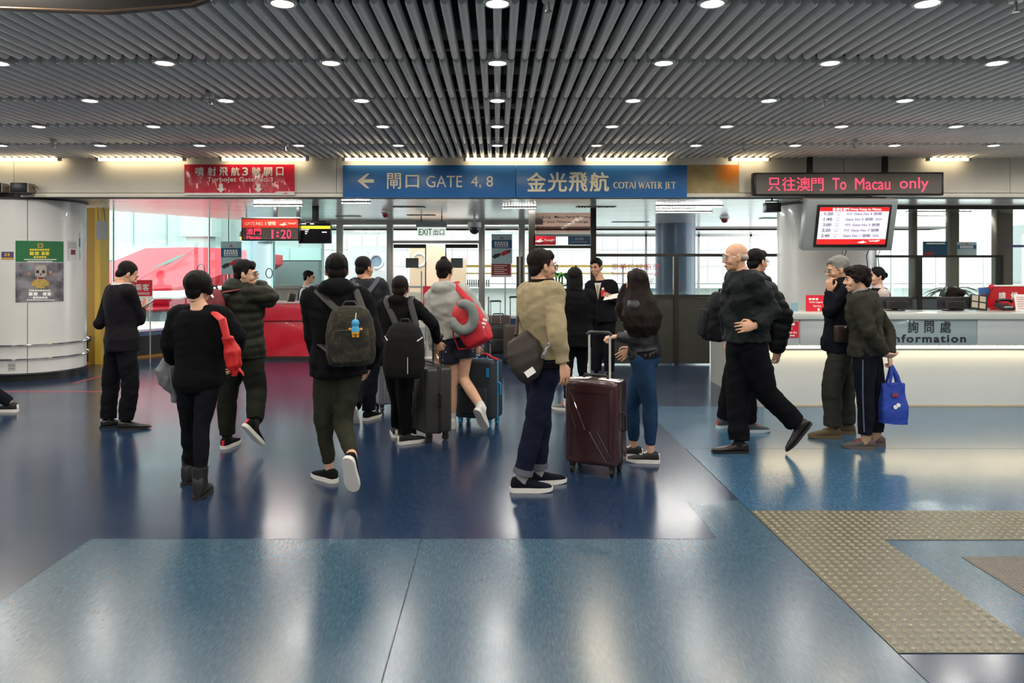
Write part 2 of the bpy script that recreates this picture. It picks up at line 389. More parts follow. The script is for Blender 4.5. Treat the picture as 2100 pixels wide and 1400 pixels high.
for px0, px1, py, lb in ((700, 760, 413, 'long slim ceiling light left above the exit doors'), (1030, 1030+70, 424, 'slim ceiling light beside the dark door frame'), (1345, 1482, 421, 'row of small ceiling lights above the lounge glass, front'), (1345, 1460, 433, 'row of small ceiling lights above the lounge glass, middle'), (1860, 1990, 433, 'slim ceiling light above the information desk, nearer'), (1880, 1960, 442, 'slim ceiling light above the information desk, farther'), (520, 620, 419, 'row of small ceiling lights above the gate board'), (688, 722, 460, 'pale ceiling light beyond exit doors, left'), (1000, 1028, 460, 'pale ceiling light beyond exit doors, right')):
    d = (BZ-CH)*FP/(CY-py); a = W(px0, py, d); b = W(px1, py, d)
    t = MB().box(a.x, b.x, d-.03, d+.03, BZ-.02, BZ).build('ceiling_light', M_steel); tag(t, lb, 'ceiling light')
    ar = bpy.data.lights.new('ceiling_light_beam', 'AREA'); ar.shape = 'RECTANGLE'; ar.size = b.x-a.x; ar.size_y = .08; ar.energy = 9; ar.color = (1, .95, .88); ao = bpy.data.objects.new('ceiling_light_beam', ar); COL.objects.link(ao); ao.parent = t; ao.location = ((a.x+b.x)/2, d, BZ-.04)
    n = int((px1-px0)/5.5)
    for k in range(n): MB().box(a.x+(b.x-a.x)*(k+.1)/n, a.x+(b.x-a.x)*(k+.75)/n, d-.02, d+.02, BZ-.026, BZ-.02).build('lamp', M_lampw, t)

# ------------------------------------------------------------------ fluorescent tubes along the beam
M_tubecap = mat('tube_cap', '#b8b4ac', .4)
tubes = [(-40,122,'leftmost'),(200,378,'between the dark floodlights and the red banner'),(453,630,'above the right half of the red banner'),(705,880,'above the left arrow end of the blue sign'),(953,1125,'above the middle of the blue sign'),(1198,1370,'above the right end of the blue sign'),(1497,1578,'short, beside the orange stain'),(1903,1988,'short, right of the red letter board')]
for x0, x1, lb in tubes:
    d = BD-.12; a = W(x0, 331, d); b = W(x1, 331, d); z = HZ-.018
    t = thing('fluorescent_tube', 'glowing fluorescent tube at the ceiling edge, '+lb, 'light tube', ((a.x+b.x)/2, d, z), 0, 'tubes along the beam'); h = (b.x-a.x)/2
    MB().cyl((-h, 0, 0), (h, 0, 0), .017, n=10).build('tube', M_lamp, t)
    MB().box(-h-.02, h+.02, -.03, .03, .02, .045).build('batten', M_tubecap, t)
    for s in (-1, 1): MB().box(s*h-.02, s*h+.02, -.02, .02, -.018, .03).build('end_cap', M_tubecap, t)

# ------------------------------------------------------------------ downlights
M_trim = mat('downlight_trim', '#c8c6c0', .3)
M_lensw = mat('downlight_cool', (.95, .97, 1.), .4, emit=LENS_E)
M_lensy = mat('downlight_warm', (1., .80, .50), .4, emit=LENS_E*.7)
warm = [(578,5),(337,124),(680,127),(68,254),(551,258),(1252,260),(1489,259),(1723,258),(1224,299),(1662,296)]
ring = MB().tube([(.07*math.cos(a), .07*math.sin(a), 0) for a in np.linspace(0, 2*math.pi, 24, endpoint=False)], .012, 6, True)
ring.cyl((0,0,.004), (0,0,.06), .07, n=24)
rme = ring.mesh('downlight', smooth=40); rme.materials.append(M_trim)
lme = {}
for k, mm in (('w', M_lensw), ('y', M_lensy)):
    lme[k] = MB().loft([((0,0,.004),(.064,0,0),(0,.064,0)),((0,0,-.008),(.055,0,0),(0,.055,0)),((0,0,-.013),(.03,0,0),(0,.03,0))], n=20).mesh('lens', smooth=50); lme[k].materials.append(mm)
ORD = ['first','second','third','fourth','fifth','sixth','seventh','eighth','ninth','tenth','eleventh','twelfth','thirteenth','fourteenth']
def dl_label(y, i, wy):
    row = ['nearest row at the top edge', 'second row from the top', 'third row from the top', 'fourth row from the top', 'farthest row by the beam'][min(4, max(0, round((y-4.12)/1.2)))]
    vis_ = [j for j in range(-7, 8) if abs(j*1.2) <= 9.5 and -10 < CX+j*1.2/y*FP < 2110]
    k = vis_.index(i) if i in vis_ else None
    return '%s round downlight, %s from left in the %s' % ('warm yellow' if wy else 'cool white', ORD[k] if k is not None else ('just beyond left' if i < 0 else 'just beyond right'), row)
for y in ROWS:
    for i in range(-7, 8):
        x = i*1.2
        if abs(x) > 9.5: continue
        z = HZ-.002
        px = CX+x/y*FP if y > 0 else -999; py = CY-(z-CH)/y*FP if y > 0 else -999
        vis = y > 3.5 and -60 < px < 2160
        wy = any(abs(px-a) < 20 and abs(py-b) < 12 for a, b in warm)
        if not vis and (i % 2 or y < -4): continue          # behind the camera: every second one is enough
        o = bpy.data.objects.new('downlight', rme); COL.objects.link(o); o.location = (x, y, z)
        tag(o, dl_label(y, i, wy) if vis else 'round downlight in the slat ceiling outside the pictured area', 'downlight', 'ceiling downlights' if vis else 'downlights out of view')
        l = bpy.data.objects.new('lens', lme['y' if wy else 'w']); COL.objects.link(l); l.parent = o
        ld = bpy.data.lights.new('downlight_beam', 'SPOT'); ld.energy = DOWNLIGHT_W*(1 if vis else 1.6); ld.color = (1, .86, .66) if wy else (1, .95, .88); ld.spot_size = math.radians(176); ld.spot_blend = .5; ld.shadow_soft_size = .07
        lo = bpy.data.objects.new('downlight_beam', ld); COL.objects.link(lo); lo.parent = o; lo.location = (0, 0, -.03)
# sprinklers and sensors
for px, py, nm, lb in ((430,205,'sprinkler','small sprinkler head among the slats at upper left'),(110,296,'sprinkler','small sprinkler head above the left column'),(585,303,'sprinkler','small sprinkler head above the red banner'),(1690,210,'sprinkler','small sprinkler head among the slats at upper right'),(2083,12,'sprinkler','sprinkler head with round plate at top right corner'),(1125,12,'sprinkler','sprinkler head with round plate at top centre'),(1525,305,'sprinkler','small sprinkler above the stained patch'),(1752,297,'sprinkler','small sprinkler above the red letter board')):
    d = (HZ-.05-CH)*FP/(CY-py); p = W(px, py, d)
    t = thing(nm, lb, 'sprinkler', p)
    MB().cyl((0,0,.02), (0,0,.06), .035, .04, 14).build('plate', M_trim, t); MB().cyl((0,0,-.03), (0,0,.03), .008, n=8).build('stem', M_steel, t); MB().cyl((0,0,-.035), (0,0,-.028), .02, n=10).build('deflector', M_steel, t)
# hanging dark sign at the top left, close to the camera
ds = thing('hanging_sign', 'dark curved board hanging from ceiling at the top left corner', 'sign', W(180, -40, 3.2))
o0 = Vector(ds.location)
poly = [(-120,-90),(-120,8),(0,16),(110,20),(215,24),(300,17),(390,9),(425,-4),(440,-90)]
def fn(u, v, w):
    p = W(u, v, 3.2)-o0; return (p.x, p.y+.05*w, p.z)
MB().prism(poly, fn).build('board', mat('dark_bronze_board', '#3c352c', .5, noise=.1, nscale=6), ds, bevel=.004)
MB().tube([W(u, v, 3.2)-o0+Vector((0,.0,0)) for u, v in poly[1:8]], .006, 8).build('edge_trim', mat('copper_edge', '#a5866a', .35, metal=.6), ds)
MB().cyl((-.2, .03, .1), (-.2, .03, HZ-o0.z), .01).build('hanger', M_steel, ds); MB().cyl((.25, .03, .1), (.25, .03, HZ-o0.z), .01).build('hanger', M_steel, ds)

# ------------------------------------------------------------------ round columns
def column(cx, cy, r, label, lower, groove_angles):
    t = thing('column', label, 'column', (cx, cy, 0))
    M_gr = mat('joint_dark_grey', '#55565a', .6)  # dark grey core colour seen in the joints between panels
    angs = sorted(groove_angles); n = len(angs)
    for i in range(n):
        a0, a1 = angs[i]+.006, (angs[(i+1) % n]+(2*math.pi if i == n-1 else 0))-.006
        k = 14; V = []; F = []
        for j in range(k+1):
            a = a0+(a1-a0)*j/k
            for rr, z in ((r, .12), (r, BZ-.03), (r-.02, BZ-.03), (r-.02, .12)): V.append((rr*math.cos(a), rr*math.sin(a), z))
        for j in range(k):
            for q in range(4): F.append((j*4+q, j*4+(q+1) % 4, (j+1)*4+(q+1) % 4, (j+1)*4+q))
        F += [(0,1,2,3), (k*4+3, k*4+2, k*4+1, k*4)]
        MB().add(V, F).build('cladding_panel', M_col, t, smooth=50)
    MB().cyl((0,0,.1), (0,0,BZ+.05), r-.012, n=48).build('core', M_gr, t)
    MB().cyl((0,0,0), (0,0,.12), r-.06, n=48).build('plinth', M_black, t)
    MB().cyl((0,0,BZ-.03), (0,0,BZ+.05), r+.03, n=48).build('shadow_gap_ring', mat('cap_shadow', '#2c2a28', .5), t)  # dark ring painted in for the shadow gap at the column top
    if lower:
        for z in (.505, .315):
            R = r+.035
            rl = MB().tube([(R*math.cos(a), R*math.sin(a), z) for a in np.linspace(0, 2*math.pi, 48, endpoint=False)], .013, 8, True).build('bumper_rail', M_chrome, t)
            for a in np.arange(0, 6.2, .785): MB().cyl((r*math.cos(a), r*math.sin(a), z), (R*math.cos(a), R*math.sin(a), z), .008, n=8).build('bracket', M_chrome, rl)
    return t
R1 = .69
colL = column(-6.8, 10.8, R1, 'large round white column on the left with chrome bumper rails', True, [-math.pi/2+.47+k*math.pi/2 for k in range(4)])
colR = column(5.03, 11.3, .70, 'round white column behind the information desk and television', False, [-math.pi/2-.1+k*math.pi/2 for k in range(4)])
# curved prints wrapped on the left column
def wrapped(cx, cy, R, px0, py0, px1, py1, name, label, cat, m, parent=None, lift=.003):
    # find the two angles whose image columns are px0 and px1
    def ang(px):
        t = (px-CX)/FP; best = None
        for a in np.linspace(-math.pi, 0, 3000):
            x, y = cx+R*math.cos(a), cy+R*math.sin(a)
            nx, ny = math.cos(a), math.sin(a)
            if nx*x+ny*y > 0: continue
            e = abs(x/y-t)
            if best is None or e < best[0]: best = (e, a)
        return best[1]
    a0, a1 = ang(px0), ang(px1); am = (a0+a1)/2; ym = cy+R*math.sin(am)
    z1, z0 = CH-(py0-CY)/FP*ym, CH-(py1-CY)/FP*ym
    V = []; F = []; k = 8
    for j in range(k+1):
        a = a0+(a1-a0)*j/k
        for rr, z in ((R+lift, z0), (R+lift, z1), (R, z1), (R, z0)): V.append((cx+rr*math.cos(a), cy+rr*math.sin(a), z))
    for j in range(k):
        for q in range(4): F.append((j*4+q, j*4+(q+1) % 4, (j+1)*4+(q+1) % 4, (j+1)*4+q))
    F += [(0,1,2,3), (k*4+3, k*4+2, k*4+1, k*4)]
    o = MB().add(V, F).build(name, m, parent, smooth=50)
    if label: tag(o, label, cat)
    return o
CL = (-6.8, 10.8, R1)
M_smoke = mat('smoky_print', '#4a464c', .45, noise=.5, nscale=7, col2='#8d8a90')
po = wrapped(*CL, 32, 494, 130, 620, 'poster', 'green and grey warning poster with a skull on the left column', 'poster', mat('poster_paper', '#d8d8d8', .5))
wrapped(*CL, 32, 494, 130, 537, 'header', None, None, mat('green_print', '#1f6b3c', .45), po, .005)
wrapped(*CL, 32, 538, 130, 619, 'picture', None, None, M_smoke, po, .005)
def wlines(rows, m, nm='print_line', lift=.008):
    for x0, x1, y0, y1, n in rows:
        st_ = (x1-x0)/n
        for k in range(n): wrapped(*CL, x0+k*st_, y0, x0+(k+.78)*st_, y1, nm, None, None, m, po, lift)
M_yp = mat('yellow_print', '#e0cc38', .5)
wlines(((61, 102, 510, 514, 8), (61, 82, 516, 523, 2), (85, 102, 516, 523, 2), (69, 96, 525, 529, 5)), M_yp)
wlines(((50, 116, 531, 533, 18), (56, 108, 535, 537, 12)), M_whiteprint)
wlines(((60, 104, 594, 597, 8), (59, 79, 599, 606, 2), (88, 106, 599, 606, 2), (68, 98, 608, 612, 5), (55, 112, 614, 616, 14)), M_whiteprint)
M_bone = mat('bone_print', '#a9a49c', .5, noise=.15, nscale=30)
wrapped(*CL, 72, 546, 95, 566, 'skull', None, None, M_bone, po, .007); wrapped(*CL, 75, 543, 92, 547, 'skull', None, None, M_bone, po, .007); wrapped(*CL, 76, 566, 91, 574, 'skull_jaw', None, None, M_bone, po, .007)
for x0, x1, y0, y1 in ((74, 80, 554, 560), (86, 92, 554, 560), (82, 85, 561, 564)): wrapped(*CL, x0, y0, x1, y1, 'eye_socket', None, None, mat('socket_print', '#3a1416', .5), po, .009)
wrapped(*CL, 78, 568, 90, 572, 'teeth', None, None, mat('blood_print', '#8c1c20', .5), po, .009)
M_gold = mat('gold_print', '#b59a4c', .5, noise=.3, nscale=60)
for x0, x1, y0, y1 in ((65, 100, 577, 586), (70, 96, 573, 579), (74, 92, 585, 591)): wrapped(*CL, x0, y0, x1, y1, 'leaf_pile', None, None, M_gold, po, .0075)
wrapped(*CL, 77, 499, 88, 508, 'badge', None, None, M_gold, po, .008); wrapped(*CL, 80, 501, 85, 506, 'badge_centre', None, None, mat('green_print', '', 0), po, .0095)
for x, y, c in ((58, 551, '#4b9a80'), (60, 561, '#a8826c'), (103, 558, '#c8905c'), (107, 564, '#b07048')): wrapped(*CL, x-2.5, y-2.5, x+2.5, y+2.5, 'light_spot', None, None, mat('spot_'+c[1:], c, .5), po, .007)
sk = wrapped(*CL, 3, 516, 28, 532, 'sticker', 'small purple and yellow sticker left of the skull poster', 'sticker', mat('purple_print', '#4a4568', .5))
wrapped(*CL, 3, 528, 28, 532, 'band', None, None, mat('amber_print', '#c8963c', .5), sk, .005)
for x in (12, 18): wrapped(*CL, x-2, 519, x+2, 525, 'face_mark', None, None, mat('amber_print', '', 0), sk, .005)
nt_ = wrapped(*CL, 138, 493, 158, 534, 'notice', 'small white notice with a dark red box right of the poster', 'notice', mat('notice_paper', '#cfcfcc', .5))
wrapped(*CL, 145, 512, 154, 522, 'box_mark', None, None, mat('dark_red_print', '#7a2030', .5), nt_, .006)
for k in range(4): wrapped(*CL, 140, 497+k*3.4, 156, 498.4+k*3.4, 'print_line', None, None, mat('grey_print', '#8c8c90', .5), nt_, .006)
nt_ = wrapped(*CL, 162, 476, 176, 534, 'notice', 'blue and pale notice on the right edge of left column', 'notice', mat('pale_blue_paper', '#a9c4cc', .5))
wrapped(*CL, 162, 488, 176, 506, 'blue_block', None, None, mat('blue_block_print', '#2f6ea8', .5), nt_, .006); wrapped(*CL, 164, 518, 171, 532, 'dark_figure', None, None, mat('dark_print', '#3a4448', .5), nt_, .006)
sk = wrapped(*CL, 16, 744, 32, 760, 'outlet_plate', 'small grey outlet plate low on the left column', 'outlet', mat('outlet_grey', '#b4b8b8', .4))
for y in (748, 754): wrapped(*CL, 18, y, 30, y+2, 'slot_row', None, None, mat('grey_print', '', 0), sk, .006)
# ------------------------------------------------------------------ outside: quay, white panel wall, red vessel
M_panel = mat('white_wall_panel', '#dfe3e0', .5, noise=.02, nscale=1)
M_panelg = mat('grey_green_panel', '#a9b4b0', .6, noise=.03, nscale=1)
struct(MB().box(-26, 26, 24, 30, -.6, -.1).build('floor', mat('quay_concrete', '#9b9c98', .7, noise=.05, nscale=3)))
WD = 26.5
wo = struct(MB().box(-12, 26, WD+.05, WD+.4, -.1, 4.6).build('wall_outer', mat('wall_joint', '#7d8482', .7)))
pm = MB().box(.006, .534, 0, .05, .006, .594).mesh('wall_panel', .004); pm.materials.append(M_panel)
for i in range(-12, 34):
    for j in range(4):
        o = bpy.data.objects.new('wall_panel', pm); COL.objects.link(o); o.parent = wo; o.location = (i*.54, WD, 1.0+j*.6)
MB().box(-12, 26, WD-.35, WD, .84, .98).build('ledge', M_panel, wo); MB().box(-12, 26, WD-.02, WD, -.1, .84).build('lower_band', mat('lower_band_grey', '#c2c6c0', .6), wo)
# left grey-green building beyond the vessel
wl = struct(MB().box(-18, -5.0, 21, 21.3, -.6, 5.2).build('wall_outer', M_panelg))
for k in range(14): MB().box(-18+k*.95, -17.95+k*.95, 20.97, 21, 2.2, 5.2).build('batten', mat('panel_joint_pale', '#97a29e', .6), wl)
MB().box(-18, -5.0, 20.9, 21, 1.78, 2.12).build('teal_band', mat('pale_teal_panel', '#b7cfc9', .5), wl)
for k in range(10): MB().box(-17.6+k*1.3, -17.58+k*1.3, 20.88, 20.9, 1.78, 2.12).build('joint', M_panelg, wl)
MB().box(-18, -5, 20.6, 20.9, 1.0, 1.75).build('dark_recess', mat('recess_grey', '#77807e', .7), wl)
# pier box and pipe behind the glass
t = thing('pier_post', 'pale green concrete post with square head beyond the left glass', 'post', (W(412,0,20).x, 20, -.6))
MB().box(-.3, .3, -.25, .25, 0, 3.0).build('shaft', M_panelg, t); MB().box(-.42, .42, -.35, .35, 3.0, 4.6).build('head', M_panelg, t)
# white landing stage
ls = thing('landing_stage', 'bright white landing stage platform below the red vessel', 'platform', (-8.2, 16, 0))
MB().box(-3.4, 2.3, -2.2, .6, -.1, .36).build('deck', mat('stage_white', '#dcdfda', .5), ls)
MB().add([(0,-1.2,.364),(.12,-1.2,.364),(.75,.4,.364),(.63,.4,.364)], [(0,1,2,3)]).build('yellow_line', M_yel, ls)
# red vessel: faceted hull along X
vs = thing('vessel', 'red and white high-speed vessel with wedge nose behind the left glass', 'vessel', (-7.6, 18.2, 0))
M_vred = mat('vessel_red', '#c8162e', .35); M_vpink = mat('vessel_white', '#e9dada', .25, coat=.5)
def sec(x, zt, zc, zb, yo, yt):   # five-point half profile facing the camera
    return [(x, -yt, zt), (x, -yo, zc), (x, -yo*.75, zb), (x, 1.4, zb), (x, 1.4, zt)]
S = [sec(-4.0, 1.05, .9, .72, .7, .1), sec(-3.0, 1.28, .95, .72, 1.0, .2), sec(-1.95, 1.62, 1.0, .70, 1.2, .35), sec(-.85, 2.04, 1.05, .68, 1.25, .5), sec(.2, 2.06, 1.12, .66, 1.25, .6), sec(.75, 2.05, 1.25, .80, 1.15, .5), sec(1.3, 2.0, 1.5, 1.25, .7, .25), sec(1.9, 1.9, 1.75, 1.65, .15, .05)]
V = [p for s_ in S for p in s_]; F = [tuple(range(4, -1, -1)), tuple(range(35, 40))]
for i in range(7):
    for k in range(5): F.append((i*5+k, i*5+(k+1) % 5, (i+1)*5+(k+1) % 5, (i+1)*5+k))
MB().add(V, F).build('hull', M_vred, vs, smooth=25)
MB().loft([((-4.8,-1.0,.86),(0,0,.06),(0,.1,0)),((-2,-1.28,.92),(0,0,.09),(0,.08,0)),((.3,-1.26,.95),(0,0,.1),(0,.08,0)),((1.3,-.9,1.12),(0,0,.05),(0,.1,0))], n=10).build('white_chine', M_vpink, vs)
MB().loft([((-4.9,-.9,.60),(0,0,.1),(0,.3,0)),((-1.5,-1.02,.60),(0,0,.12),(0,.3,0)),((1.1,-.75,.66),(0,0,.06),(0,.2,0))], n=10).build('lower_red', M_vred, vs)
MB().add([(-2.6,-.78,1.16),(-1.5,-.95,1.42),(-1.5,-.84,1.56),(-2.6,-.62,1.30)], [(0,1,2,3)]).build('white_stripe', M_vpink, vs).location.y = -.12
MB().prism([(-.55,1.52),(.15,1.86),(.32,1.88),(.0,1.70)], lambda u, v, w: (u, -.93-.25*(1.86-v)+.04*w-.02, v)).build('side_window', mat('vessel_window', '#5c6a60', .15), vs)
MB().tube([(-1.0,-1.27,1.08),(-.5,-1.1,1.42),(.0,-.9,1.72),(.45,-.66,2.03)], .014, 8).build('crease_trim', M_vred, vs)
pb = MB().box(-5.2, 2.2, -.7, 1.2, -.1, .68).build('base_block', mat('base_grey', '#9fa6aa', .5), vs)
for k in range(9):
    x = -3.4+k*.52
    MB().prism([(x-.12,0),(x+.12,0)]+[(x+.12*math.cos(a), .34+.2*math.sin(a)) for a in np.linspace(0, math.pi, 9)], lambda u, v, w: (u, -.7-.03*(1-w), v)).build('arch_panel', mat('arch_pale', '#c9ced0', .5), pb)

# ------------------------------------------------------------------ left glass wall
def gpt(d, z): return Vector((glx(d), d, z))
wg = struct(MB().box(-.01, .01, -.01, .01, 0, .02).build('window_1', M_dark, None, (glx(12.3), 12.3, .44)))
dirv = (gpt(15.8, 0)-gpt(12.3, 0)).normalized(); nrm = Vector((dirv.y, -dirv.x, 0))   # towards the hall
def gbox(d0, d1, z0, z1, t0, t1, name, m, parent, org):
    a, b = gpt(d0, 0), gpt(d1, 0)
    V = [p+nrm*t+Vector((0,0,z))-org for z in (z0, z1) for p, t in ((a,t0),(b,t0),(b,t1),(a,t1))]
    return MB().add(V, [(0,3,2,1),(4,5,6,7),(0,1,5,4),(1,2,6,5),(2,3,7,6),(3,0,4,7)]).build(name, m, parent)
og = Vector(wg.location)
cuts = [12.3, 12.62, 14.35, 14.75, 15.8]
for i in range(4): gbox(cuts[i]+.01, cuts[i+1]-.01, .46, BZ, -.006, .006, 'pane', M_glassg, wg, og)
for c_ in cuts[1:4]: gbox(c_-.008, c_+.008, .46, BZ, -.015, .015, 'glazing_joint', M_dark, wg, og)
sl = struct(MB().box(0,.01,0,.01,0,.01).build('trim_1', M_dark, None, og-Vector((0,0,.44))))
o2 = Vector(sl.location)
gbox(11.6, 15.9, .38, .46, -.2, .22, 'sill', mat('sill_blue', '#2c466c', .3), sl, o2)
gbox(11.6, 15.9, 0, .38, -.15, .18, 'kick_base', mat('kick_black', '#15181a', .5), sl, o2)
gbox(11.6, 15.9, 0, .04, .18, .22, 'ochre_skirting', M_yel, sl, o2)
# ring marks on glass
for px, py, d in ((412, 552, 14.42), (552, 560, 15.38)):
    p = W(px, py, d); t = MB().tube([(.07*math.cos(a), 0, .10*math.sin(a)) for a in np.linspace(0, 2*math.pi, 20, endpoint=False)], .01, 6, True).build('glass_ring_mark', mat('dark_blue_mark', '#123044', .4), None, p)
    tag(t, 'dark oval ring mark on glass %s' % ('in front of the red vessel' if px < 500 else 'left of the clerk'), 'ring mark')
# yellow post and cream door beside left column
yp = thing('yellow_post', 'ochre yellow post between left column and glass wall', 'post', (W(200, 0, 12.1).x, 12.1, 0))
M_yp2 = mat('ochre_paint', '#d8b040', .4, noise=.05, nscale=3)
MB().box(-.16, .0, -.05, .2, 0, BZ).build('side_face', mat('ochre_shaded', '#a8822c', .4), yp); MB().box(0, .09, -.08, .2, 0, BZ).build('front_face', M_yp2, yp)  # shade of the side is painted in as a darker ochre
hs = thing('hanging_card', 'blank pale card hanging on two strings by the yellow post', 'card', W(209, 472, 11.9)); k = 11.9/FP
MB().box(-11*k, 11*k, -.01, .01, -19*k, 19*k).build('card', mat('card_grey', '#a9acae', .6), hs)
for s in (-1, 1): MB().cyl((s*7*k, 0, 19*k), (s*6*k-.02, 0, BZ-hs.location.z), .005, n=6).build('string', M_black, hs)
# round column, reddish, beyond the glass left of the clerk
t = thing('round_pillar', 'bluish grey round pillar behind the gate three board', 'pillar', (W(535, 0, 16.2).x, 16.2, 0)); MB().cyl((0,0,0),(0,0,BZ),.30,n=32).build('shaft', mat('pillar_blue_grey', '#6f7e92', .3, noise=.05, nscale=2), t); MB().cyl((0,0,0),(0,0,.1),.33,n=32).build('base_ring', M_dark, t)
t = thing('round_pillar', 'wide blue grey round pillar outside the lounge glass', 'pillar', (W(1385, 0, 16.5).x, 16.5, -.1)); MB().cyl((0,0,0),(0,0,BZ+.1),.44,n=40).build('shaft', mat('pillar_blue', '#5f7488', .25, noise=.06, nscale=2), t); MB().cyl((0,0,0),(0,0,.1),.47,n=40).build('base_ring', M_dark, t)
# orange beacon
t = thing('beacon_lamp', 'orange warning lamp behind the gate three board', 'lamp', W(505, 486, 13.6))
MB().loft([((0,0,-.06),(.04,0,0),(0,.04,0)),((0,0,-.045),(.1,0,0),(0,.1,0)),((0,0,.0),(.12,0,0),(0,.12,0))], n=20).build('lens', mat('orange_glow', (1,.30,.03), .4, emit=2.5), t)
MB().loft([((0,0,0),(.125,0,0),(0,.125,0)),((0,0,.09),(.11,0,0),(0,.11,0)),((0,0,.15),(.05,0,0),(0,.05,0))], n=20).build('housing', mat('beacon_brown', '#6a4030', .4), t)
MB().cyl((0,0,.15),(0,0,BZ-t.location.z),.015).build('stem', M_steel, t)

# ------------------------------------------------------------------ exit wall of glass with steel posts
ED = 15.4
we = struct(MB().box(-4.85, .95, ED-.03, ED+.03, BZ-.08, BZ).build('window_2', M_steel))
pxs = [697, 800, 988, 1070]
for px in pxs:
    x = W(px, 0, ED).x; MB().box(x-.065, x+.065, ED-.06, ED+.06, 0, BZ-.08).build('post', M_steel, we, bevel=.01)
xs = [-4.8]+[W(p, 0, ED).x for p in pxs]+[.95]
for i in range(len(xs)-1):
    if i == 2: continue
    MB().box(xs[i]+.07, xs[i+1]-.07, ED-.006, ED+.006, (1.12 if i == 0 else .05), BZ-.08).build('pane', M_glass if i else M_glassg, we)
# double glass exit door
dr = struct(MB().box(xs[2]+.06, xs[3]-.06, ED-.03, ED+.03, 2.08, 2.14).build('door_1', M_steel))
xm = (xs[2]+xs[3])/2
for s, (a, b) in ((-1, (xs[2]+.08, xm-.2)), (1, (xm+.2, xs[3]-.08))):
    pn = MB().box(a, b, ED-.05, ED-.04, .05, 2.06).build('door_leaf', M_glass, dr)
    MB().box(a if s > 0 else b-.02, a+.02 if s > 0 else b, ED-.07, ED-.03, .05, 2.06).build('stile', M_dark, pn)
    MB().cyl((b-.09 if s < 0 else a+.09, ED-.10, .75), (b-.09 if s < 0 else a+.09, ED-.10, 1.5), .018).build('pull_bar', M_steel, pn)
    MB().box(a, b, ED-.06, ED-.03, 1.98, 2.06).build('clamp_rail', M_dark, pn)
# panel wall and glazing behind the clerk
wp = struct(MB().box(W(565,0,15).x, xs[1]-.02, 15.0, 15.1, 0, 1.15).build('wall_clerk', mat('grey_beige_board', '#a8a296', .5)))
a = W(590, 0, 15).x
for k in range(12): MB().box(a+k*.085, a+.06+k*.085, 14.97, 15.0, .2, 1.05).build('louvre', mat('louvre_beige', '#bcb6a6', .5), wp)
MB().box(W(565,0,15).x-.03, xs[1], 14.95, 15.12, 1.15, 1.22).build('cap', M_steel, wp)
# gangway cabin beyond the doors: white wall with a porthole, walls with peach lamp light put into their colour, railing
gw = thing('gangway_wall', 'white gangway wall with round porthole beyond the glass, left of exit doors', 'gangway', (W(745, 0, 20).x, 20, 0)); k = 20/FP
M_gw = mat('gangway_white', '#d9dad6', .5)
def gx(px): return (px-745)*k
def gz(py): return CH-(py-CY)*k
hole = (772, 536, 13)
MB().box(gx(715), gx(798), 0, .08, -.1, gz(575)).box(gx(715), gx(755), 0, .08, gz(575), gz(503)).box(gx(790), gx(798), 0, .08, gz(575), gz(503)).box(gx(755), gx(790), 0, .08, gz(517), gz(503)).box(gx(755), gx(790), 0, .08, gz(575), gz(553)).build('wall', M_gw, gw)
MB().tube([(gx(772)+14*k*math.cos(a), -.01, gz(536)+14*k*math.sin(a)) for a in np.linspace(0, 2*math.pi, 28, endpoint=False)], .04, 8, True).build('porthole_ring', M_gw, gw)
MB().cyl((gx(772), .02, gz(536)), (gx(772), .05, gz(536)), 14*k, n=28).build('porthole_glass', mat('porthole_pane', '#8ea0b0', .15), gw)
gp = thing('gangway_cabin', 'peach lit gangway cabin wall with sloped corner seen through exit doors', 'gangway', (W(880, 0, 19.5).x, 19.5, 0)); k2 = 19.5/FP
M_peach = mat('peach_lit_wall', '#e6c4a4', .5)  # glow of the cabin lamps painted in as wall colour
f2 = lambda u, v, w: ((u-880)*k2, w*.4, CH-(v-CY)*k2)
MB().prism([(840,503),(905,503),(918,530),(955,530),(955,600),(840,600)], f2).build('wall', M_peach, gp)
MB().prism([(835,598),(965,598),(965,680),(835,680)], lambda u, v, w: ((u-880)*k2, w*.3-.05, CH-(v-CY)*k2)).build('lower_panel', mat('beige_panel', '#cdbda8', .5), gp)
MB().tube([(f2(860+13*math.cos(a), 533+13*math.sin(a), 0)) for a in np.linspace(0, 2*math.pi, 24, endpoint=False)], .035, 8, True).build('porthole_ring', M_gw, gp)
MB().box(-.75, .95, -.25, -.2, CH-(588-CY)*k2-.02, CH-(588-CY)*k2+.03).build('hand_rail', M_steel, gp)
for px, lb in ((742, 'left'), (1010, 'right')):   # small dark notice boards on glass
    t = MB(); pbox(t, 585+247 if lb == 'left' else 925, 529, 585+273 if lb == 'left' else 949, 549, 15.31, .035); o = t.build('notice_board', paper('notice_dark', '#8a8c8c')); tag(o, 'small dark notice on the %s exit door glass' % lb, 'notice')
rb = thing('gangway_rail', 'yellow railing and dark grille behind the right exit glass', 'railing', (W(1010, 0, 21).x, 21, 0)); k3 = 21/FP
MB().box(-1.0, 4.4, -.03, .03, CH-(548-CY)*k3, CH-(543-CY)*k3).build('top_rail', mat('yellow_rail', '#c8a850', .4), rb)
MB().box(-1.0, 4.4, -.02, .02, CH-(562-CY)*k3, CH-(559-CY)*k3).build('mid_rail', mat('yellow_rail', '', 0), rb)
for i in range(9): MB().box(-1.0+i*.67, -.96+i*.67, -.03, .03, -.1, CH-(543-CY)*k3).build('baluster', M_steel, rb)
for i in range(14): MB().box(-.9+i*.06, -.87+i*.06, -.06, -.02, CH-(588-CY)*k3, CH-(573-CY)*k3).build('grille_bar', M_dark, rb)
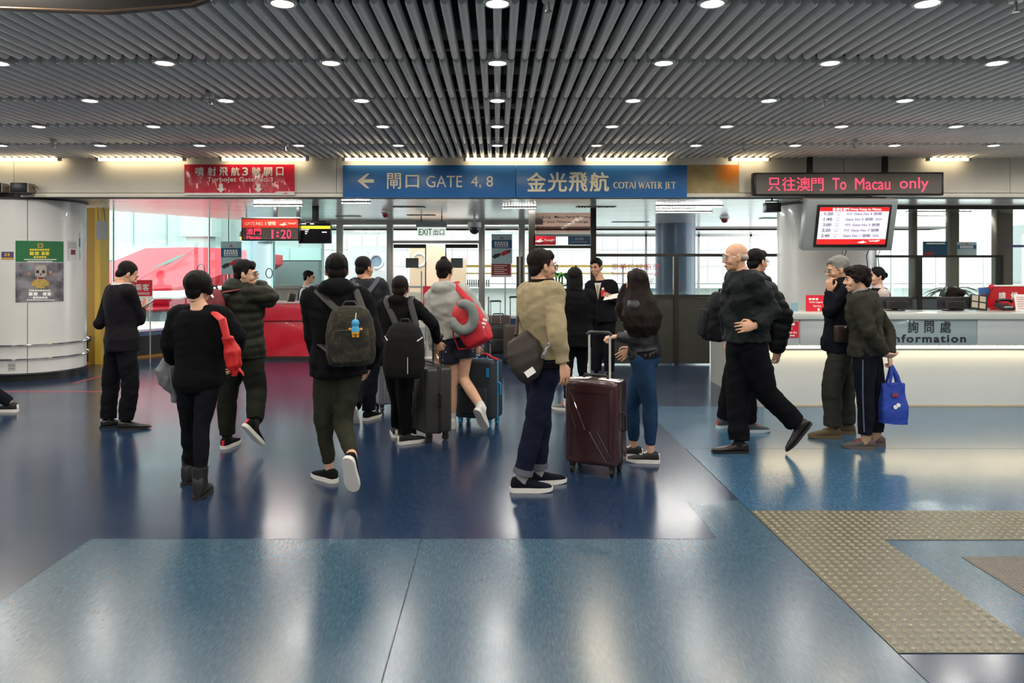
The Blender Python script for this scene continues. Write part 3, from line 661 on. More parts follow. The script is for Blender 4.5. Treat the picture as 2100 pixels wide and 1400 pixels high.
# exit sign
es = thing('exit_sign', 'green on white exit sign hanging below grey box', 'sign', W(886, 470, 13.9)); k = 13.9/FP; oE = Vector(es.location)
mb = MB(); pbox(mb, 853, 455, 916, 465, 13.9, .12, oE); mb.build('lamp_box', M_grey, es, bevel=.005)
mb = MB(); pbox(mb, 856, 466, 914, 485, 13.92, .03, oE); mb.build('panel', mat('exit_panel', '#dfe8e2', .4, emit=.5), es)
text('EXIT', 859, 469, 886, 482, 13.91, mat('exit_green', '#1f8a5c', .5), es, .01, off=oE); text('出口', 889, 469, 911, 482, 13.91, mat('exit_green', '', 0), es, .01, off=oE)
for px in (864, 906): MB().cyl(W(px, 456, 13.95)-oE, Vector((W(px, 456, 13.95).x-oE.x, .05, BZ-oE.z)), .01, n=8).build('hanger', M_black, es)
for px, py, r_, lb in ((790, 437, .07, 'red smoke detector on metal ceiling left of exit sign'), (1486, 449, .09, 'red smoke detector on metal ceiling above lounge glass')):
    d = (BZ-CH)*FP/(CY-py+4); t = thing('smoke_detector', lb, 'detector', (W(px, py, d).x, d, BZ-.01))
    MB().cyl((0,0,0),(0,0,-.03),r_*1.1,r_,20).build('base', M_trim, t); MB().loft([((0,0,-.03),(r_*.8,0,0),(0,r_*.8,0)),((0,0,-.08),(r_*.6,0,0),(0,r_*.6,0)),((0,0,-.1),(r_*.3,0,0),(0,r_*.3,0))], n=16).build('dome', mat('detector_red', '#a8302c', .4), t)
t = thing('camera_dome', 'white dome security camera right of the exit sign', 'camera', W(973, 466, 14.6)); MB().cyl((0,0,.0),(0,0,.1),.13,n=20).build('housing', M_lgrey, t); MB().ell((0,0,-.02),(.11,.11,.12)).build('dome', mat('smoked_dome', '#3a3a3a', .1), t); MB().cyl((0,0,.1),(0,0,BZ-t.location.z),.02).build('stem', M_lgrey, t)
# posters on glass
def glass_poster(px0, py0, px1, py1, d, label):
    o_ = W((px0+px1)/2, (py0+py1)/2, d); t = thing('poster', label, 'poster', o_); w = px1-px0
    mb = MB(); pbox(mb, px0, py0, px1, py1, d, .006, o_); mb.build('sheet', paper('pale_poster', '#c4d2d4'), t)
    h = py1-py0
    mb = MB(); pbox(mb, px0, py0+h*.2, px1, py0+h*.48, d-.004, .004, o_); mb.build('blue_block', paper('poster_blue', '#4f8fc4'), t)
    for i, (a0, b0) in enumerate(((.25,.32),(.33,.40),(.42,.45))):
        n = (5, 6, 14)[i]
        for q in range(n):
            mb = MB(); pbox(mb, px0+w*(.15+.7*q/n), py0+h*a0, px0+w*(.15+.7*(q+.7)/n), py0+h*b0, d-.006, .002, o_); mb.build('print_mark', M_whiteprint, t)
    mb = MB(); mb.prism([(px0+w*.4, py0+h*.16), (px0+w*.5, py0+h*.08), (px0+w*.6, py0+h*.16)], lambda u, v, q: W(u, v, d-.004*q)-o_); mb.build('red_roof_mark', mat('poster_orange', '#c86a4c', .5), t)
    if h > 40:
        Md = mat('poster_dark', '#2c302e', .5)
        for cx_, cy_, c_ in ((.22, .72, Md), (.72, .60, Md), (.62, .63, M_redprint)):
            mb = MB(); mb.prism([(px0+w*(cx_-.2), py0+h*(cy_+.05)), (px0+w*(cx_-.05), py0+h*(cy_-.04)), (px0+w*(cx_+.22), py0+h*(cy_-.07)), (px0+w*(cx_+.2), py0+h*(cy_+.03)), (px0+w*(cx_-.08), py0+h*(cy_+.12))], lambda u, v, q: W(u, v, d-.004-.002*q-(0 if c_ is Md else .002))-o_); mb.build('picture_mark', c_, t)
    return t
glass_poster(1008, 480, 1050, 540, 15.385, 'blue topped poster on glass right of exit doors')
t = thing('notice', 'red notice with white border below the blue poster right of exit doors', 'notice', W(1028, 553, 15.385)); o_ = Vector(t.location)
mb = MB(); pbox(mb, 1007, 539, 1049, 568, 15.388, .005, o_); mb.build('paper', M_whiteprint, t); mb = MB(); pbox(mb, 1009, 541, 1047, 564, 15.383, .004, o_); mb.build('red_field', paper('notice_red', '#d85a54'), t)
for q in range(5): mb = MB(); pbox(mb, 1013, 544+q*4, 1040-(q % 2)*6, 545.4+q*4, 15.381, .002, o_); mb.build('print_line', M_whiteprint, t)
glass_poster(453, 495, 495, 562, 14.2, 'blue topped poster on the glass behind the man in puffer jacket')
rs = thing('standby_sign', 'red and white hanging sign beside the suited man', 'sign', W(285, 600, 12.2)); o_ = Vector(rs.location)
mb = MB(); pbox(mb, 258, 574, 312, 616, 12.2, .02, o_); mb.build('panel', M_whiteprint, rs); mb = MB(); pbox(mb, 258, 574, 312, 607, 12.195, .004, o_); mb.build('red_field', M_redprint, rs)
text('候補乘客', 248, 582, 306, 596, 12.19, M_whiteprint, rs, .01, off=o_); text('STANDBY PASSENGER', 252, 599, 307, 604, 12.19, M_whiteprint, rs, off=o_)
for px in (262, 308): MB().cyl(W(px, 616, 12.21)-o_, Vector((W(px, 616, 12.21).x, 12.21, 0))-o_, .012, n=8).build('leg', M_steel, rs)

# ------------------------------------------------------------------ dark door portal and lounge partition
PD = 12.0
def dk(px): return W(px, 0, PD).x
dp = struct(MB().box(dk(1084), dk(1097), PD-.05, PD+.05, 0, BZ).build('door_2', M_dark))
MB().box(dk(1211), dk(1222), PD-.05, PD+.05, 0, BZ).build('jamb', M_dark, dp); MB().box(dk(1097), dk(1211), PD-.04, PD+.04, W(0,509,PD).z, W(0,503,PD).z).build('transom', M_dark, dp)
MB().box(dk(1097), dk(1211), PD-.004, PD+.004, W(0,503,PD).z, BZ).build('transom_pane', M_glass, dp)
for px in (1063, 1072): MB().box(dk(px)-.02, dk(px)+.02, PD+.4, PD+.44, 0, W(0,525,PD).z).build('side_post', M_dark, dp)
t = thing('sign', 'small red sign with white swoosh on the dark door transom', 'sign', W(1118, 493, PD-.05)); o_ = Vector(t.location); mb = MB(); pbox(mb, 1095, 484, 1140, 502, PD-.05, .02, o_); mb.build('panel', M_redprint, t)
text('TurboJET', 1116, 490, 1138, 496, PD-.055, M_whiteprint, t, .02, off=o_); MB().prism([(1097,495),(1112,488),(1109,492),(1116,494),(1106,497)], lambda u, v, q: W(u, v, PD-.055-.004*q)-o_).build('swoosh', M_whiteprint, t)
t = thing('sign', 'small dark blue sign on the dark door transom', 'sign', W(1188, 493, PD-.05)); o_ = Vector(t.location); mb = MB(); pbox(mb, 1165, 484, 1211, 502, PD-.05, .02, o_); mb.build('panel', mat('navy_sign', '#34506e', .4), t)
text('金光飛航', 1179, 487, 1197, 492, PD-.055, mat('pale_blue_print', '#a9bccc', .5), t, off=o_); text('COTAI WATER JET', 1172, 495, 1204, 498, PD-.055, mat('pale_blue_print', '', 0), t, off=o_)
t = thing('transom_sign', 'faded pink terminal lounge lettering panel above the dark door', 'sign', W(1155, 457, PD+.1)); o_ = Vector(t.location)
mb = MB(); pbox(mb, 1098, 436, 1210, 478, PD+.1, .01, o_); mb.build('panel', glass_mat('pink_film', (.86, .62, .56), .05), t)
Mi = mat('ink_navy', '#3c3a5c', .5)
text('Hong Kong - Macau Ferry Terminal', 1090, 442, 1212, 449, PD+.09, Mi, t, .01, off=o_); text('Super Jetty Passenger Lounge', 1098, 452, 1206, 458, PD+.09, Mi, t, .01, off=o_)
text('港澳碼頭豪華客位候船室', 1098, 464, 1208, 474, PD+.09, mat('ink_red', '#8c3c44', .5), t, off=o_)
lp = struct(MB().box(dk(1222), dk(1605), PD-.03, PD+.03, W(0,526,PD).z, W(0,520,PD).z).build('window_3', M_dark))
Mpan = mat('dark_olive_panel', '#3a3a34', .3, noise=.04, nscale=3, coat=.2)
for a, b in ((1222, 1382), (1389, 1456), (1458, 1605)):
    MB().box(dk(a)+.01, dk(b)-.01, PD-.02, PD+.02, .02, W(0,606,PD).z-.03).build('lower_panel', Mpan, lp)
    MB().box(dk(a), dk(b), PD-.03, PD+.03, W(0,607,PD).z-.02, W(0,604,PD).z).build('mid_rail', M_dark, lp)
    MB().box(dk(a)+.01, dk(b)-.01, PD-.005, PD+.005, W(0,604,PD).z, W(0,526,PD).z).build('pane', M_glass, lp)
MB().box(dk(1381), dk(1390), PD-.05, PD+.05, 0, W(0,522,PD).z).build('post', M_dark, lp)
text('豪華位候船室', 1254, 540, 1352, 553, PD-.02, mat('faded_red_letter', '#b0384c', .5), lp, off=Vector((0,0,0))); text('Super Class Lounge', 1254, 557, 1352, 566, PD-.02, mat('faded_red_letter', '', 0), lp)
text('候船室', 1300, 570, 1342, 582, PD-.02, mat('grey_letter', '#6a6e74', .5), lp); text('Lounge', 1312, 589, 1348, 598, PD-.02, mat('blue_letter', '#2a64b0', .5), lp)
# thin outer mullions and glass far behind
wq = struct(MB().box(.95, 12, 21.8, 21.9, BZ-.06, BZ).build('window_4', M_steel))
for px in (1325, 1433, 1540, 1600, 1700, 1830, 1922, 2020, 2100):
    x = W(px, 0, 21.8).x; MB().box(x-.03, x+.03, 21.8, 21.86, -.1, BZ).build('mullion', M_steel, wq)
MB().box(.95, 12, 21.82, 21.84, -.1, BZ-.06).build('pane', M_glass, wq)

# ------------------------------------------------------------------ red check-in counter
rc = thing('check_in_counter', 'red check-in counter with overhanging upper panel', 'counter', (W(590, 0, 12.7).x, 12.7, 0)); k = 12.6/FP; xo = rc.location.x
xa, xb = W(533,0,12.6).x-xo, W(690,0,12.6).x-xo
MB().box(xa, xb, -.1, .3, 0, .66).build('lower_body', M_red, rc, bevel=.008); MB().box(xa-.03, xb+.02, -.16, .35, .67, .965).build('upper_fascia', mat('red_fascia', '#c8283c', .3, coat=.3), rc, bevel=.008)
MB().box(xa-.05, xb+.03, -.18, .4, .965, .99).build('top', mat('counter_top_pink', '#d8b4ac', .3), rc, bevel=.005); MB().box(xa, xb, -.105, -.09, 0, .06).build('kick_strip', M_dark, rc)
t = thing('card_reader', 'small black card reader standing on the red counter', 'card reader', W(597, 618, 12.75)); t.location.z = .99; MB().box(-.06, .06, -.03, .03, 0, .02).box(-.05, .05, -.01, .02, .01, .14, Matrix.Rotation(.25, 4, 'Y')).build('body', M_black, t, bevel=.005); MB().box(-.04,.04,-.013,-.009,.06,.12, Matrix.Rotation(.25, 4, 'Y')).build('screen', mat('dull_screen', '#30363a', .2), t)

# ------------------------------------------------------------------ red stanchion sign, blue barrier by the doors
t = thing('stand_sign', 'red sign board on a thin steel stand by the exit doors', 'sign', (W(888, 0, 12.8).x, 12.8, 0)); o_ = Vector(t.location)
mb = MB(); pbox(mb, 867, 587, 912, 626, 12.8, .03, o_); mb.build('board', M_redprint, t)
mb = MB(); mb.prism([(869,624),(885,620),(910,612),(910,624)], lambda u, v, q: W(u, v, 12.795-.003*q)-o_); mb.build('white_wave', M_whiteprint, t)
for s in (-.12, .12): MB().cyl((s, .02, 0), (s, .02, .95), .012, n=8).build('leg', M_steel, t)
MB().box(-.25, .25, -.15, .15, 0, .015).build('base', M_steel, t); MB().box(-.13, .13, .01, .03, .3, .32).build('cross_bar', M_steel, t)
t = thing('queue_barrier', 'dark blue low barrier with pale top behind the suitcases', 'barrier', (W(1045, 0, 15.0).x, 14.9, 0))
MB().box(-.5, .35, -.05, .05, .05, .55).build('panel', mat('barrier_blue', '#1c3f78', .35), t); MB().box(-.52, .37, -.07, .07, .55, .6).build('rail', M_lgrey, t); MB().cyl((-.42,-.12,0),(-.42,-.12,1.0),.02).build('post', M_steel, t); MB().cyl((-.42,-.12,0),(-.42,-.12,.02),.14,n=20).build('post_base', M_steel, t)

# ------------------------------------------------------------------ beam signs
sg = thing('red_banner', 'red vinyl banner with white gate lettering and two down arrows', 'banner', W(491, 369, BD-.03)); o_ = Vector(sg.location); d = BD-.03
a, b = W(378, 337, d)-o_, W(604, 400, d)-o_
V = []; F = []; n = 26
for j in range(n+1):
    u = a.x+(b.x-a.x)*j/n
    for i in range(5):
        z = b.z+(a.z-b.z)*i/4; V.append((u, .006*math.sin(j*1.7+i*1.1)*(1 if 0 < i < 4 else .3), z))
for j in range(n):
    for i in range(4): F.append((j*5+i, (j+1)*5+i, (j+1)*5+i+1, j*5+i+1))
me = MB().add(V, F).build('vinyl', mat('red_vinyl', '#d01c38', .22, coat=.5, bump=.25, bscale=9, dist=.02), sg, smooth=60)
mb = MB(); pbox(mb, 378, 395.5, 604, 400, d-.012, .004, o_); mb.prism([(560,396),(568,392.5),(604,392.5),(604,396)], lambda u, v, q: W(u, v, d-.012+.004*q)-o_); mb.build('white_hem', M_whiteprint, sg)
for ch, x0, x1 in (('噴',401,418),('射',426,443),('飛',450,467),('航',474,491),('3',497,509),('號',517,534),('閘',542,558),('口',567,581)): text(ch, x0, 343, x1, 360, d-.012, M_whiteprint, sg, .02, off=o_)
text('TurboJet Gate No.3', 425, 363, 560, 375, d-.014, M_whiteprint, sg, .010, off=o_, spacing=1.05)
for cx_ in (453, 530): MB().prism([(cx_-4,377),(cx_+4,377),(cx_+4,386),(cx_+9,386),(cx_,395),(cx_-9,386),(cx_-4,386)], lambda u, v, q: W(u, v, d-.012-.003*q)-o_).build('down_arrow', M_whiteprint, sg)
MB().prism([(578,397.5),(590,394),(587,396),(594,397)], lambda u, v, q: W(u, v, d-.014-.002*q)-o_).build('swoosh', M_redprint, sg)
bs = thing('blue_sign', 'long blue sign board with cream gate and ferry lettering', 'sign', W(1056, 371, BD-.07)); o_ = Vector(bs.location); d = BD-.07
for x0, x1 in ((703, 1057.4), (1058.4, 1409)):
    mb = MB(); pbox(mb, x0, 338.5, x1, 405, d, .06, o_); mb.build('panel', M_blueprint, bs, bevel=.004)
dt = d-.003
text('閘', 794, 355, 822, 387, dt, M_cream, bs, .008, off=o_); text('口', 832, 359, 859, 385, dt, M_cream, bs, .008, off=o_)
text('GATE', 874, 360, 948, 384, dt, M_cream, bs, 0, off=o_); text('4, 8', 966, 361, 1011, 386, dt, M_cream, bs, 0, off=o_)
MB().prism([(733,371),(752,356),(758,356),(746,367.5),(767,367.5),(767,374.5),(746,374.5),(758,386),(752,386)], lambda u, v, q: W(u, v, dt-.004*q)-o_).build('left_arrow', M_cream, bs)
for ch, x0, x1 in (('金',1081,1119),('光',1124,1162),('飛',1167,1204),('航',1210,1248)): text(ch, x0, 354, x1, 392, dt, M_cream, bs, .022, off=o_)
# roman capitals with serifs built from strokes
def roman(word, x0, y0, y1, x1):
    G = {'C': (.9, [('arc',.5,.5,.42,.46,45,315)], []), 'O': (1.05, [('arc',.52,.5,.44,.47,0,360)], []), 'T': (.8, [('l',.4,0,.4,1,1),('l',.04,.97,.76,.97,.5)], [(.4,0),(.04,.88),(.76,.88)]),
         'A': (.95, [('l',.1,0,.46,1,.5),('l',.46,1,.85,0,1),('l',.25,.34,.68,.34,.5)], [(.1,0),(.85,0)]), 'I': (.42, [('l',.21,0,.21,1,1)], [(.21,0),(.21,1)]), 'W': (1.3, [('l',.1,1,.4,0,1),('l',.4,0,.65,.95,.5),('l',.65,.95,.92,0,1),('l',.92,0,1.2,1,.5)], [(.1,1),(1.2,1)]),
         'E': (.72, [('l',.18,0,.18,1,1),('l',.18,.03,.62,.03,.5),('l',.18,.52,.5,.52,.5),('l',.18,.97,.58,.97,.5)], [(.18,0),(.18,1)]), 'R': (.85, [('l',.18,0,.18,1,1),('arc',.3,.75,.3,.22,-90,90),('l',.18,.97,.34,.97,.5),('l',.18,.53,.34,.53,.5),('l',.36,.53,.76,0,1)], [(.18,0),(.18,1),(.76,0)]), 'J': (.5, [('l',.3,1,.3,.0,1),('l',.3,.0,.08,-.25,.7)], [(.3,1)]), ' ': (.35, [], [])}
    tot = sum(G[c][0] for c in word); s = (x1-x0)/tot; h = y1-y0; x = x0
    for c in word:
        wd_, st_, se = G[c]; mb = MB()
        def bar(ax, ay, bx, by, w):
            A = Vector((x+ax*s, y1-ay*h)); B = Vector((x+bx*s, y1-by*h)); dv = (B-A).normalized(); nn = Vector((-dv.y, dv.x))*w
            mb.prism([(A+nn)[:], (B+nn)[:], (B-nn)[:], (A-nn)[:]], lambda u, v, q: W(u, v, dt-.004*q)-o_)
        for q in st_:
            if q[0] == 'l': bar(*q[1:5], 1.15*q[5])
            else:
                A = np.radians(np.linspace(q[5], q[6], 17))
                for i in range(16):
                    w = .5+.7*abs(math.cos((A[i]+A[i+1])/2)); bar(q[1]+q[3]*math.cos(A[i]), q[2]+q[4]*math.sin(A[i]), q[1]+q[3]*math.cos(A[i+1]), q[2]+q[4]*math.sin(A[i+1]), w)
        for sx, sy in se: bar(sx-.13, sy, sx+.13, sy, .45)
        if mb.v: mb.build('letter', M_cream, bs, smooth=None)
        x += wd_*s
roman('COTAI', 1258, 373, 386, 1305); roman('WATER', 1309, 373, 386, 1358); roman('JET', 1363, 373, 386, 1386)

# ------------------------------------------------------------------ LED board and television on the right
lb_ = thing('led_board', 'long dark letter board reading red To Macau only', 'led board', W(1740, 377, 9.85), math.radians(-1.5)); o_ = Vector(lb_.location); d = 9.85; k = d/FP
hw, hh = 193*k, 24*k
MB().box(-hw, hw, 0, .12, -hh, hh).build('housing', M_black, lb_, bevel=.012); MB().box(-hw+.035, hw-.035, -.006, .002, -hh+.025, hh-.025).build('face', M_ledface, lb_)
def lt(s, x0, y0, x1, y1, b=0): ltext(s, ((x0+x1)/2-1740)*k, (377-(y0+y1)/2)*k, (x1-x0)*k, (y1-y0)*k, -.007, M_led, lb_, b)
lt('只', 1576, 364, 1601, 391); lt('往', 1605, 363, 1632, 391); lt('澳', 1634, 363, 1662, 391); lt('門', 1664, 365, 1689, 391)
lt('To', 1707, 365, 1735, 389); lt('Macau', 1753, 365, 1824, 389); lt('only', 1843, 364, 1901, 391+3)
for s in (-75, 78): MB().box(s*k-.03, s*k+.03, .03, .09, hh, HZ-o_.z).build('drop_post', M_blackm, lb_)
TVd = 9.6; tv = thing('television', 'grey framed television showing ferry departure times and gates', 'television', W(1742, 461, TVd)); k = TVd/FP
Mt = Matrix.Rotation(math.radians(14), 4, 'X')
def tvb(x0, y0, x1, y1, f, b): return MB().box((x0-1742)*k, (x1-1742)*k, f, b, (461-y1)*k, (461-y0)*k, Mt)
def tvp(x0, y0, x1, y1, f, b, nm, m, bev=0): return tvb(x0, y0, x1, y1, f, b).build(nm, m, tv, bevel=bev)
tvp(1651, 409, 1836, 515, 0, .14, 'frame', mat('tv_silver', '#8e9696', .4, metal=.3), .01); tvp(1672, 419, 1823, 507, -.02, .01, 'bezel', M_black, .006)
Msw = mat('screen_white', '#d9d6e8', .4, emit=.38); Msr = mat('screen_red', '#d8201f', .4, emit=.45); Msk = mat('screen_ink', '#50506a', .4)
scr = tvp(1677, 424, 1818, 500, -.022, -.019, 'screen', Msw); tvp(1677, 424, 1818, 432, -.024, -.021, 'screen_header', Msr); tvp(1677, 490, 1818, 501, -.024, -.021, 'screen_footer', Msr)
def tvt(s, x0, y0, x1, y1, m, b=0):
    me = text_mesh(s, (x1-x0)*k, (y1-y0)*k, b, .001); o = link('lettering', me, m, tv)
    c = Mt @ Vector((((x0+x1)/2-1742)*k, -.025, (461-(y0+y1)/2)*k)); o.location = c; o.rotation_euler = (math.radians(14), 0, 0); return o
Msw2 = mat('screen_letter_white', '#f4ecec', .4, emit=.8)
tvt('香港往澳門', 1702, 425, 1736, 431.5, Msw2); tvt('Hong Kong to Macau', 1739, 425.5, 1801, 431.5, Msw2)
for i, (t_, g, side) in enumerate((('1:20','Gate No 3 號閘','l'),('1:40','Gate No 5 號閘','r'),('2:00','Gate No 3 號閘','l'),('2:20','Gate No 7 號閘','l'),('2:40','Gate No 1 號閘','r'))):
    y = 437+i*11.4; sh = -i*.6
    tvt(t_, 1687+sh, y-3, 1704+sh, y+3, Msk, .01); tvt('- -', 1712+sh, y-2.4, 1719+sh, y-1.6, Msk); tvt('—', 1713+sh, y+2, 1718+sh, y+2.7, Msk)
    if side == 'l': tvt('<<<', 1732+sh, y-2.4, 1743+sh, y+2.4, Msk); tvt(g, 1747+sh, y-3, 1803+sh, y+3, Msk)
    else: tvt(g, 1732+sh, y-3, 1787+sh, y+3, Msk); tvt('>>>', 1793+sh, y-2.4, 1805+sh, y+2.4, Msk)
tvt('TurboJET', 1783, 492, 1806, 496, Msw2, .02)
MB().prism([(1760,497),(1774,493),(1771,495),(1780,496),(1770,498.5)], lambda u, v, q: Mt @ Vector(((u-1742)*k, -.026-.002*q, (461-v)*k))).build('swoosh', Msw2, tv)
MB().box(-.5, .5, .05, .32, .32, .37).build('top_bracket', M_blackm, tv); 
for s in (-.45, .4): MB().box(s-.03, s+.03, .26, .32, .30, W(0, 402, 9.85).z-tv.location.z).build('drop_post', M_blackm, tv)
for xx, h_ in ((.01, .18), (.3, .26), (.45, .3)): MB().tube([(xx, .1, -.33), (xx-.02, .12, -.4), (xx+.01, .12, -.36-h_)], .006, 6).build('cable', M_black, tv)
sp = thing('speaker', 'small black box speaker hanging below the beam beside the right column', 'speaker', W(1583, 425, 10.3)); k = 10.3/FP
MB().box(-15*k, 15*k, -.08, .08, -10*k, 9*k).build('cabinet', M_black, sp, bevel=.012); MB().tube([(-.09, 0, 9*k), (-.09, 0, 13*k), (.09, 0, 13*k), (.09, 0, 9*k)], .008, 8).build('bracket', M_blackm, sp)
MB().cyl((0,0,13*k),(0,0,BZ+.02-sp.location.z),.012).build('stem', M_blackm, sp)
for q in range(3): MB().cyl((.02+.03*(q-1), -.082, 0), (.02+.03*(q-1), -.079, 0), .011, n=12).build('port', M_blackm, sp)
# floodlights at the left end of the beam
for px, w_, lb in ((50, 20, 'black box floodlight with loose cable on the beam above left column'), (2, 13, 'black box floodlight cut by the left edge of the picture')):
    t = thing('floodlight', lb, 'floodlight', W(px, 386, BD-.1)); k = BD/FP
    MB().box(-w_*k, w_*.62*k, -.1, .08, -10*k, 10*k).build('housing', M_black, t, bevel=.012); MB().box(w_*.62*k, w_*.8*k, -.08, .06, -9*k, 9*k).build('rim', mat('silver_rim', '#8a8478', .4, metal=.5), t); MB().box(-.02, .02, .02, .1, -.02, .02).build('mount', M_blackm, t)
    MB().tube([(w_*.8*k, 0, .02), (w_*1.0*k, 0, -.01), (w_*1.1*k, .02, .03), (w_*1.25*k, .04, .0)], .006, 6).build('cable', M_black, t); MB().tube([(-w_*.3*k, -.02, -10*k), (-w_*.1*k, -.03, -13*k), (w_*.7*k, 0, -12*k), (w_*.8*k, .04, -8*k)], .004, 6).build('cable', M_black, t)
# gate board and black screen
gb = thing('gate_board', 'red topped gate three board with red clock digits', 'led board', W(554, 469, 11.4)); o_ = Vector(gb.location); d = 11.4; 
mb = MB(); pbox(mb, 495, 446, 613, 493, d, .14, o_); mb.build('housing', M_dark, gb, bevel=.008); mb = MB(); pbox(mb, 497, 449, 611, 467, d-.006, .01, o_); mb.build('red_header', mat('red_lit_header', '#e8382c', .4, emit=.35), gb); mb = MB(); pbox(mb, 498, 468, 611, 491, d-.005, .01, o_); mb.build('face', M_ledface, gb)
mb = MB(); pbox(mb, 494, 445, 614, 447.5, d-.01, .16, o_); mb.build('top_trim', M_lgrey, gb)
text('GATE NO. 3 號閘', 502, 454, 565, 462.5, d-.008, M_cream, gb, .015, off=o_); text('TurboJET', 590, 456, 608, 461, d-.008, M_cream, gb, .02, off=o_)
MB().prism([(572,461),(587,455),(584,459),(590,460),(582,463)], lambda u, v, q: W(u, v, d-.008-.003*q)-o_).build('swoosh', M_cream, gb)
text('澳', 505, 468.5, 519, 481, d-.007, M_led, gb, off=o_); text('門', 521, 468.5, 535, 481, d-.007, M_led, gb, off=o_); text('Macau', 506, 483, 534, 490, d-.007, M_led, gb, 0., off=o_)
text('1', 557, 471, 560.5, 489, d-.007, M_led, gb, off=o_); text(':', 567, 475, 572, 486, d-.007, M_led, gb, .03, off=o_); text('2', 576, 471, 586, 489, d-.007, M_led, gb, off=o_); text('0', 588, 471, 597, 489, d-.007, M_led, gb, off=o_)
for px in (562, 609): MB().box(W(px-3, 0, d).x-o_.x, W(px+3, 0, d).x-o_.x, .05, .11, .17, BZ-o_.z).build('drop_post', M_blackm, gb)
bsn = thing('hanging_screen', 'black hanging monitor with yellow row beside the gate board', 'monitor', W(646, 477, 11.6), math.radians(4)); k = 11.6/FP
MB().box(-33*k, 33*k, 0, .05, -22*k, 22*k).build('bezel', M_black, bsn, bevel=.006); MB().box(-31*k, 31*k, -.004, .001, -20*k, 20*k).build('screen', mat('dark_screen', '#0a0b10', .15), bsn); MB().box(-31*k, 31*k, -.006, -.003, 8*k, 14*k).build('yellow_row', mat('screen_yellow', '#d8cc2c', .4, emit=.7), bsn)
Msg = mat('screen_grey_letter', '#b8bcc8', .4, emit=.6)
for x0, x1, z in ((-30,-22,5),(-21,-12,5),(-20,-14,1),(-20,-16,-3),(14,24,0),(-28,-18,17),(-10,-2,17)): MB().box(x0*k, x1*k, -.006, -.003, z*k, (z+2.2)*k).build('print_mark', Msg, bsn)
MB().box(-.05, .05, .03, .09, 20*k, BZ-bsn.location.z).build('drop_post', M_blackm, bsn); MB().box(-20*k, 22*k, .05, .12, 18*k, 25*k).build('mount', M_blackm, bsn)
# ------------------------------------------------------------------ information desk
ID = 8.39
ic = thing('information_desk', 'white information desk with grey lettered fascia and warm glow strip', 'desk', (2.96, ID, 0)); o_ = Vector(ic.location)
M_deskw = mat('desk_white', '#d2d6d4', .3, coat=.3); M_fasc = mat('desk_fascia', '#bcc2c2', .3, coat=.2); M_plate = mat('fascia_glass_plate', '#98a8ac', .15, coat=.5)
MB().box(.06, 5.4, .0, .05, .02, .66).build('lower_panel', M_deskw, ic); MB().box(.06, 5.4, -.005, .05, 0, .02).build('kick_line', mat('pale_gold_line', '#c9b89a', .4), ic)
def fx(px): return W(px, 0, ID-.09).x-o_.x
cuts = [.0, fx(1640), fx(1818), fx(2004), 5.4]
for i in range(4):
    MB().box(cuts[i]+.003, cuts[i+1]-.003, -.09, -.03, .70, .995).build('fascia_panel', M_plate if i == 2 else M_fasc, ic, bevel=.003)
MB().box(-.02, 5.4, -.12, .55, .995, 1.065).build('worktop', mat('desk_top_slab', '#c3c8c2', .25, coat=.3), ic, bevel=.006)
MB().box(.06, 5.4, -.03, .05, .66, .995).build('core', M_fasc, ic)
MB().box(.0, .06, -.03, 1.85, 0, .995).build('side_panel', mat('desk_side_grey', '#a9a8a4', .4), ic); MB().box(-.14, .5, .55, 1.85, .84, .90).build('side_shelf', M_deskw, ic, bevel=.005)
MB().box(.03, 5.35, -.065, -.045, .682, .694).build('glow_strip', mat('warm_glow', (1, .78, .45), .5, emit=16.), ic)
df = ID-.094
for ch, x0, x1 in (('詢',1862,1883),('問',1896,1915),('處',1928,1950)): text(ch, x0, 658, x1, 682, df, mat('fascia_ink', '#22282c', .5), ic, .006, off=o_)
text('Information', 1824, 685.5, 1981, 702, df, mat('fascia_ink', '', 0), ic, .02, off=o_, spacing=1.2)
def card(px0, py0, px1, py1, d, label, m, lines, name='notice', onto=None, ink=None):
    oo = W((px0+px1)/2, py1, d); t = thing(name, label, 'notice', oo)
    mb = MB(); pbox(mb, px0, py0, px1, py1, d, .008, oo); mb.build('card', m, t)
    for s_, x0, y0, x1, y1 in lines:
        if s_ == '#': mb = MB(); pbox(mb, x0, y0, x1, y1, d-.003, .003, oo); mb.build('print_mark', ink or M_whiteprint, t)
        else: text(s_, x0, y0, x1, y1, d-.002, ink or M_whiteprint, t, .01, off=oo)
    return t
card(1590, 659, 1638, 692, ID-.1, 'red welcome notice stuck on the desk fascia', M_redprint, [('#',1597,662,1604,667),('#',1606,662,1613,667),('#',1615,662,1622,667),('#',1624,662,1630,667),('歡迎使用',1596,670,1624,676),('Welcome to use the',1582,679,1634,684),('#',1592,687,1630,689)])
t = card(1653, 605, 1692, 638, ID+.25, 'red ticket upgrade sign standing on the desk', M_redprint, [('#',1659,611,1664,615),('#',1666,611,1671,615),('#',1673,611,1678,615),('Ticket Upgrade',1659,617.5,1690,622),('Service',1668,625,1684,629),('#',1677,632,1681,637)]); t.location.z = 1.066
t = card(1622, 621, 1637, 638, ID+.3, 'small pale blue card standing on the desk', mat('pale_blue_card', '#7fa4b0', .4), []); t.location.z = 1.066
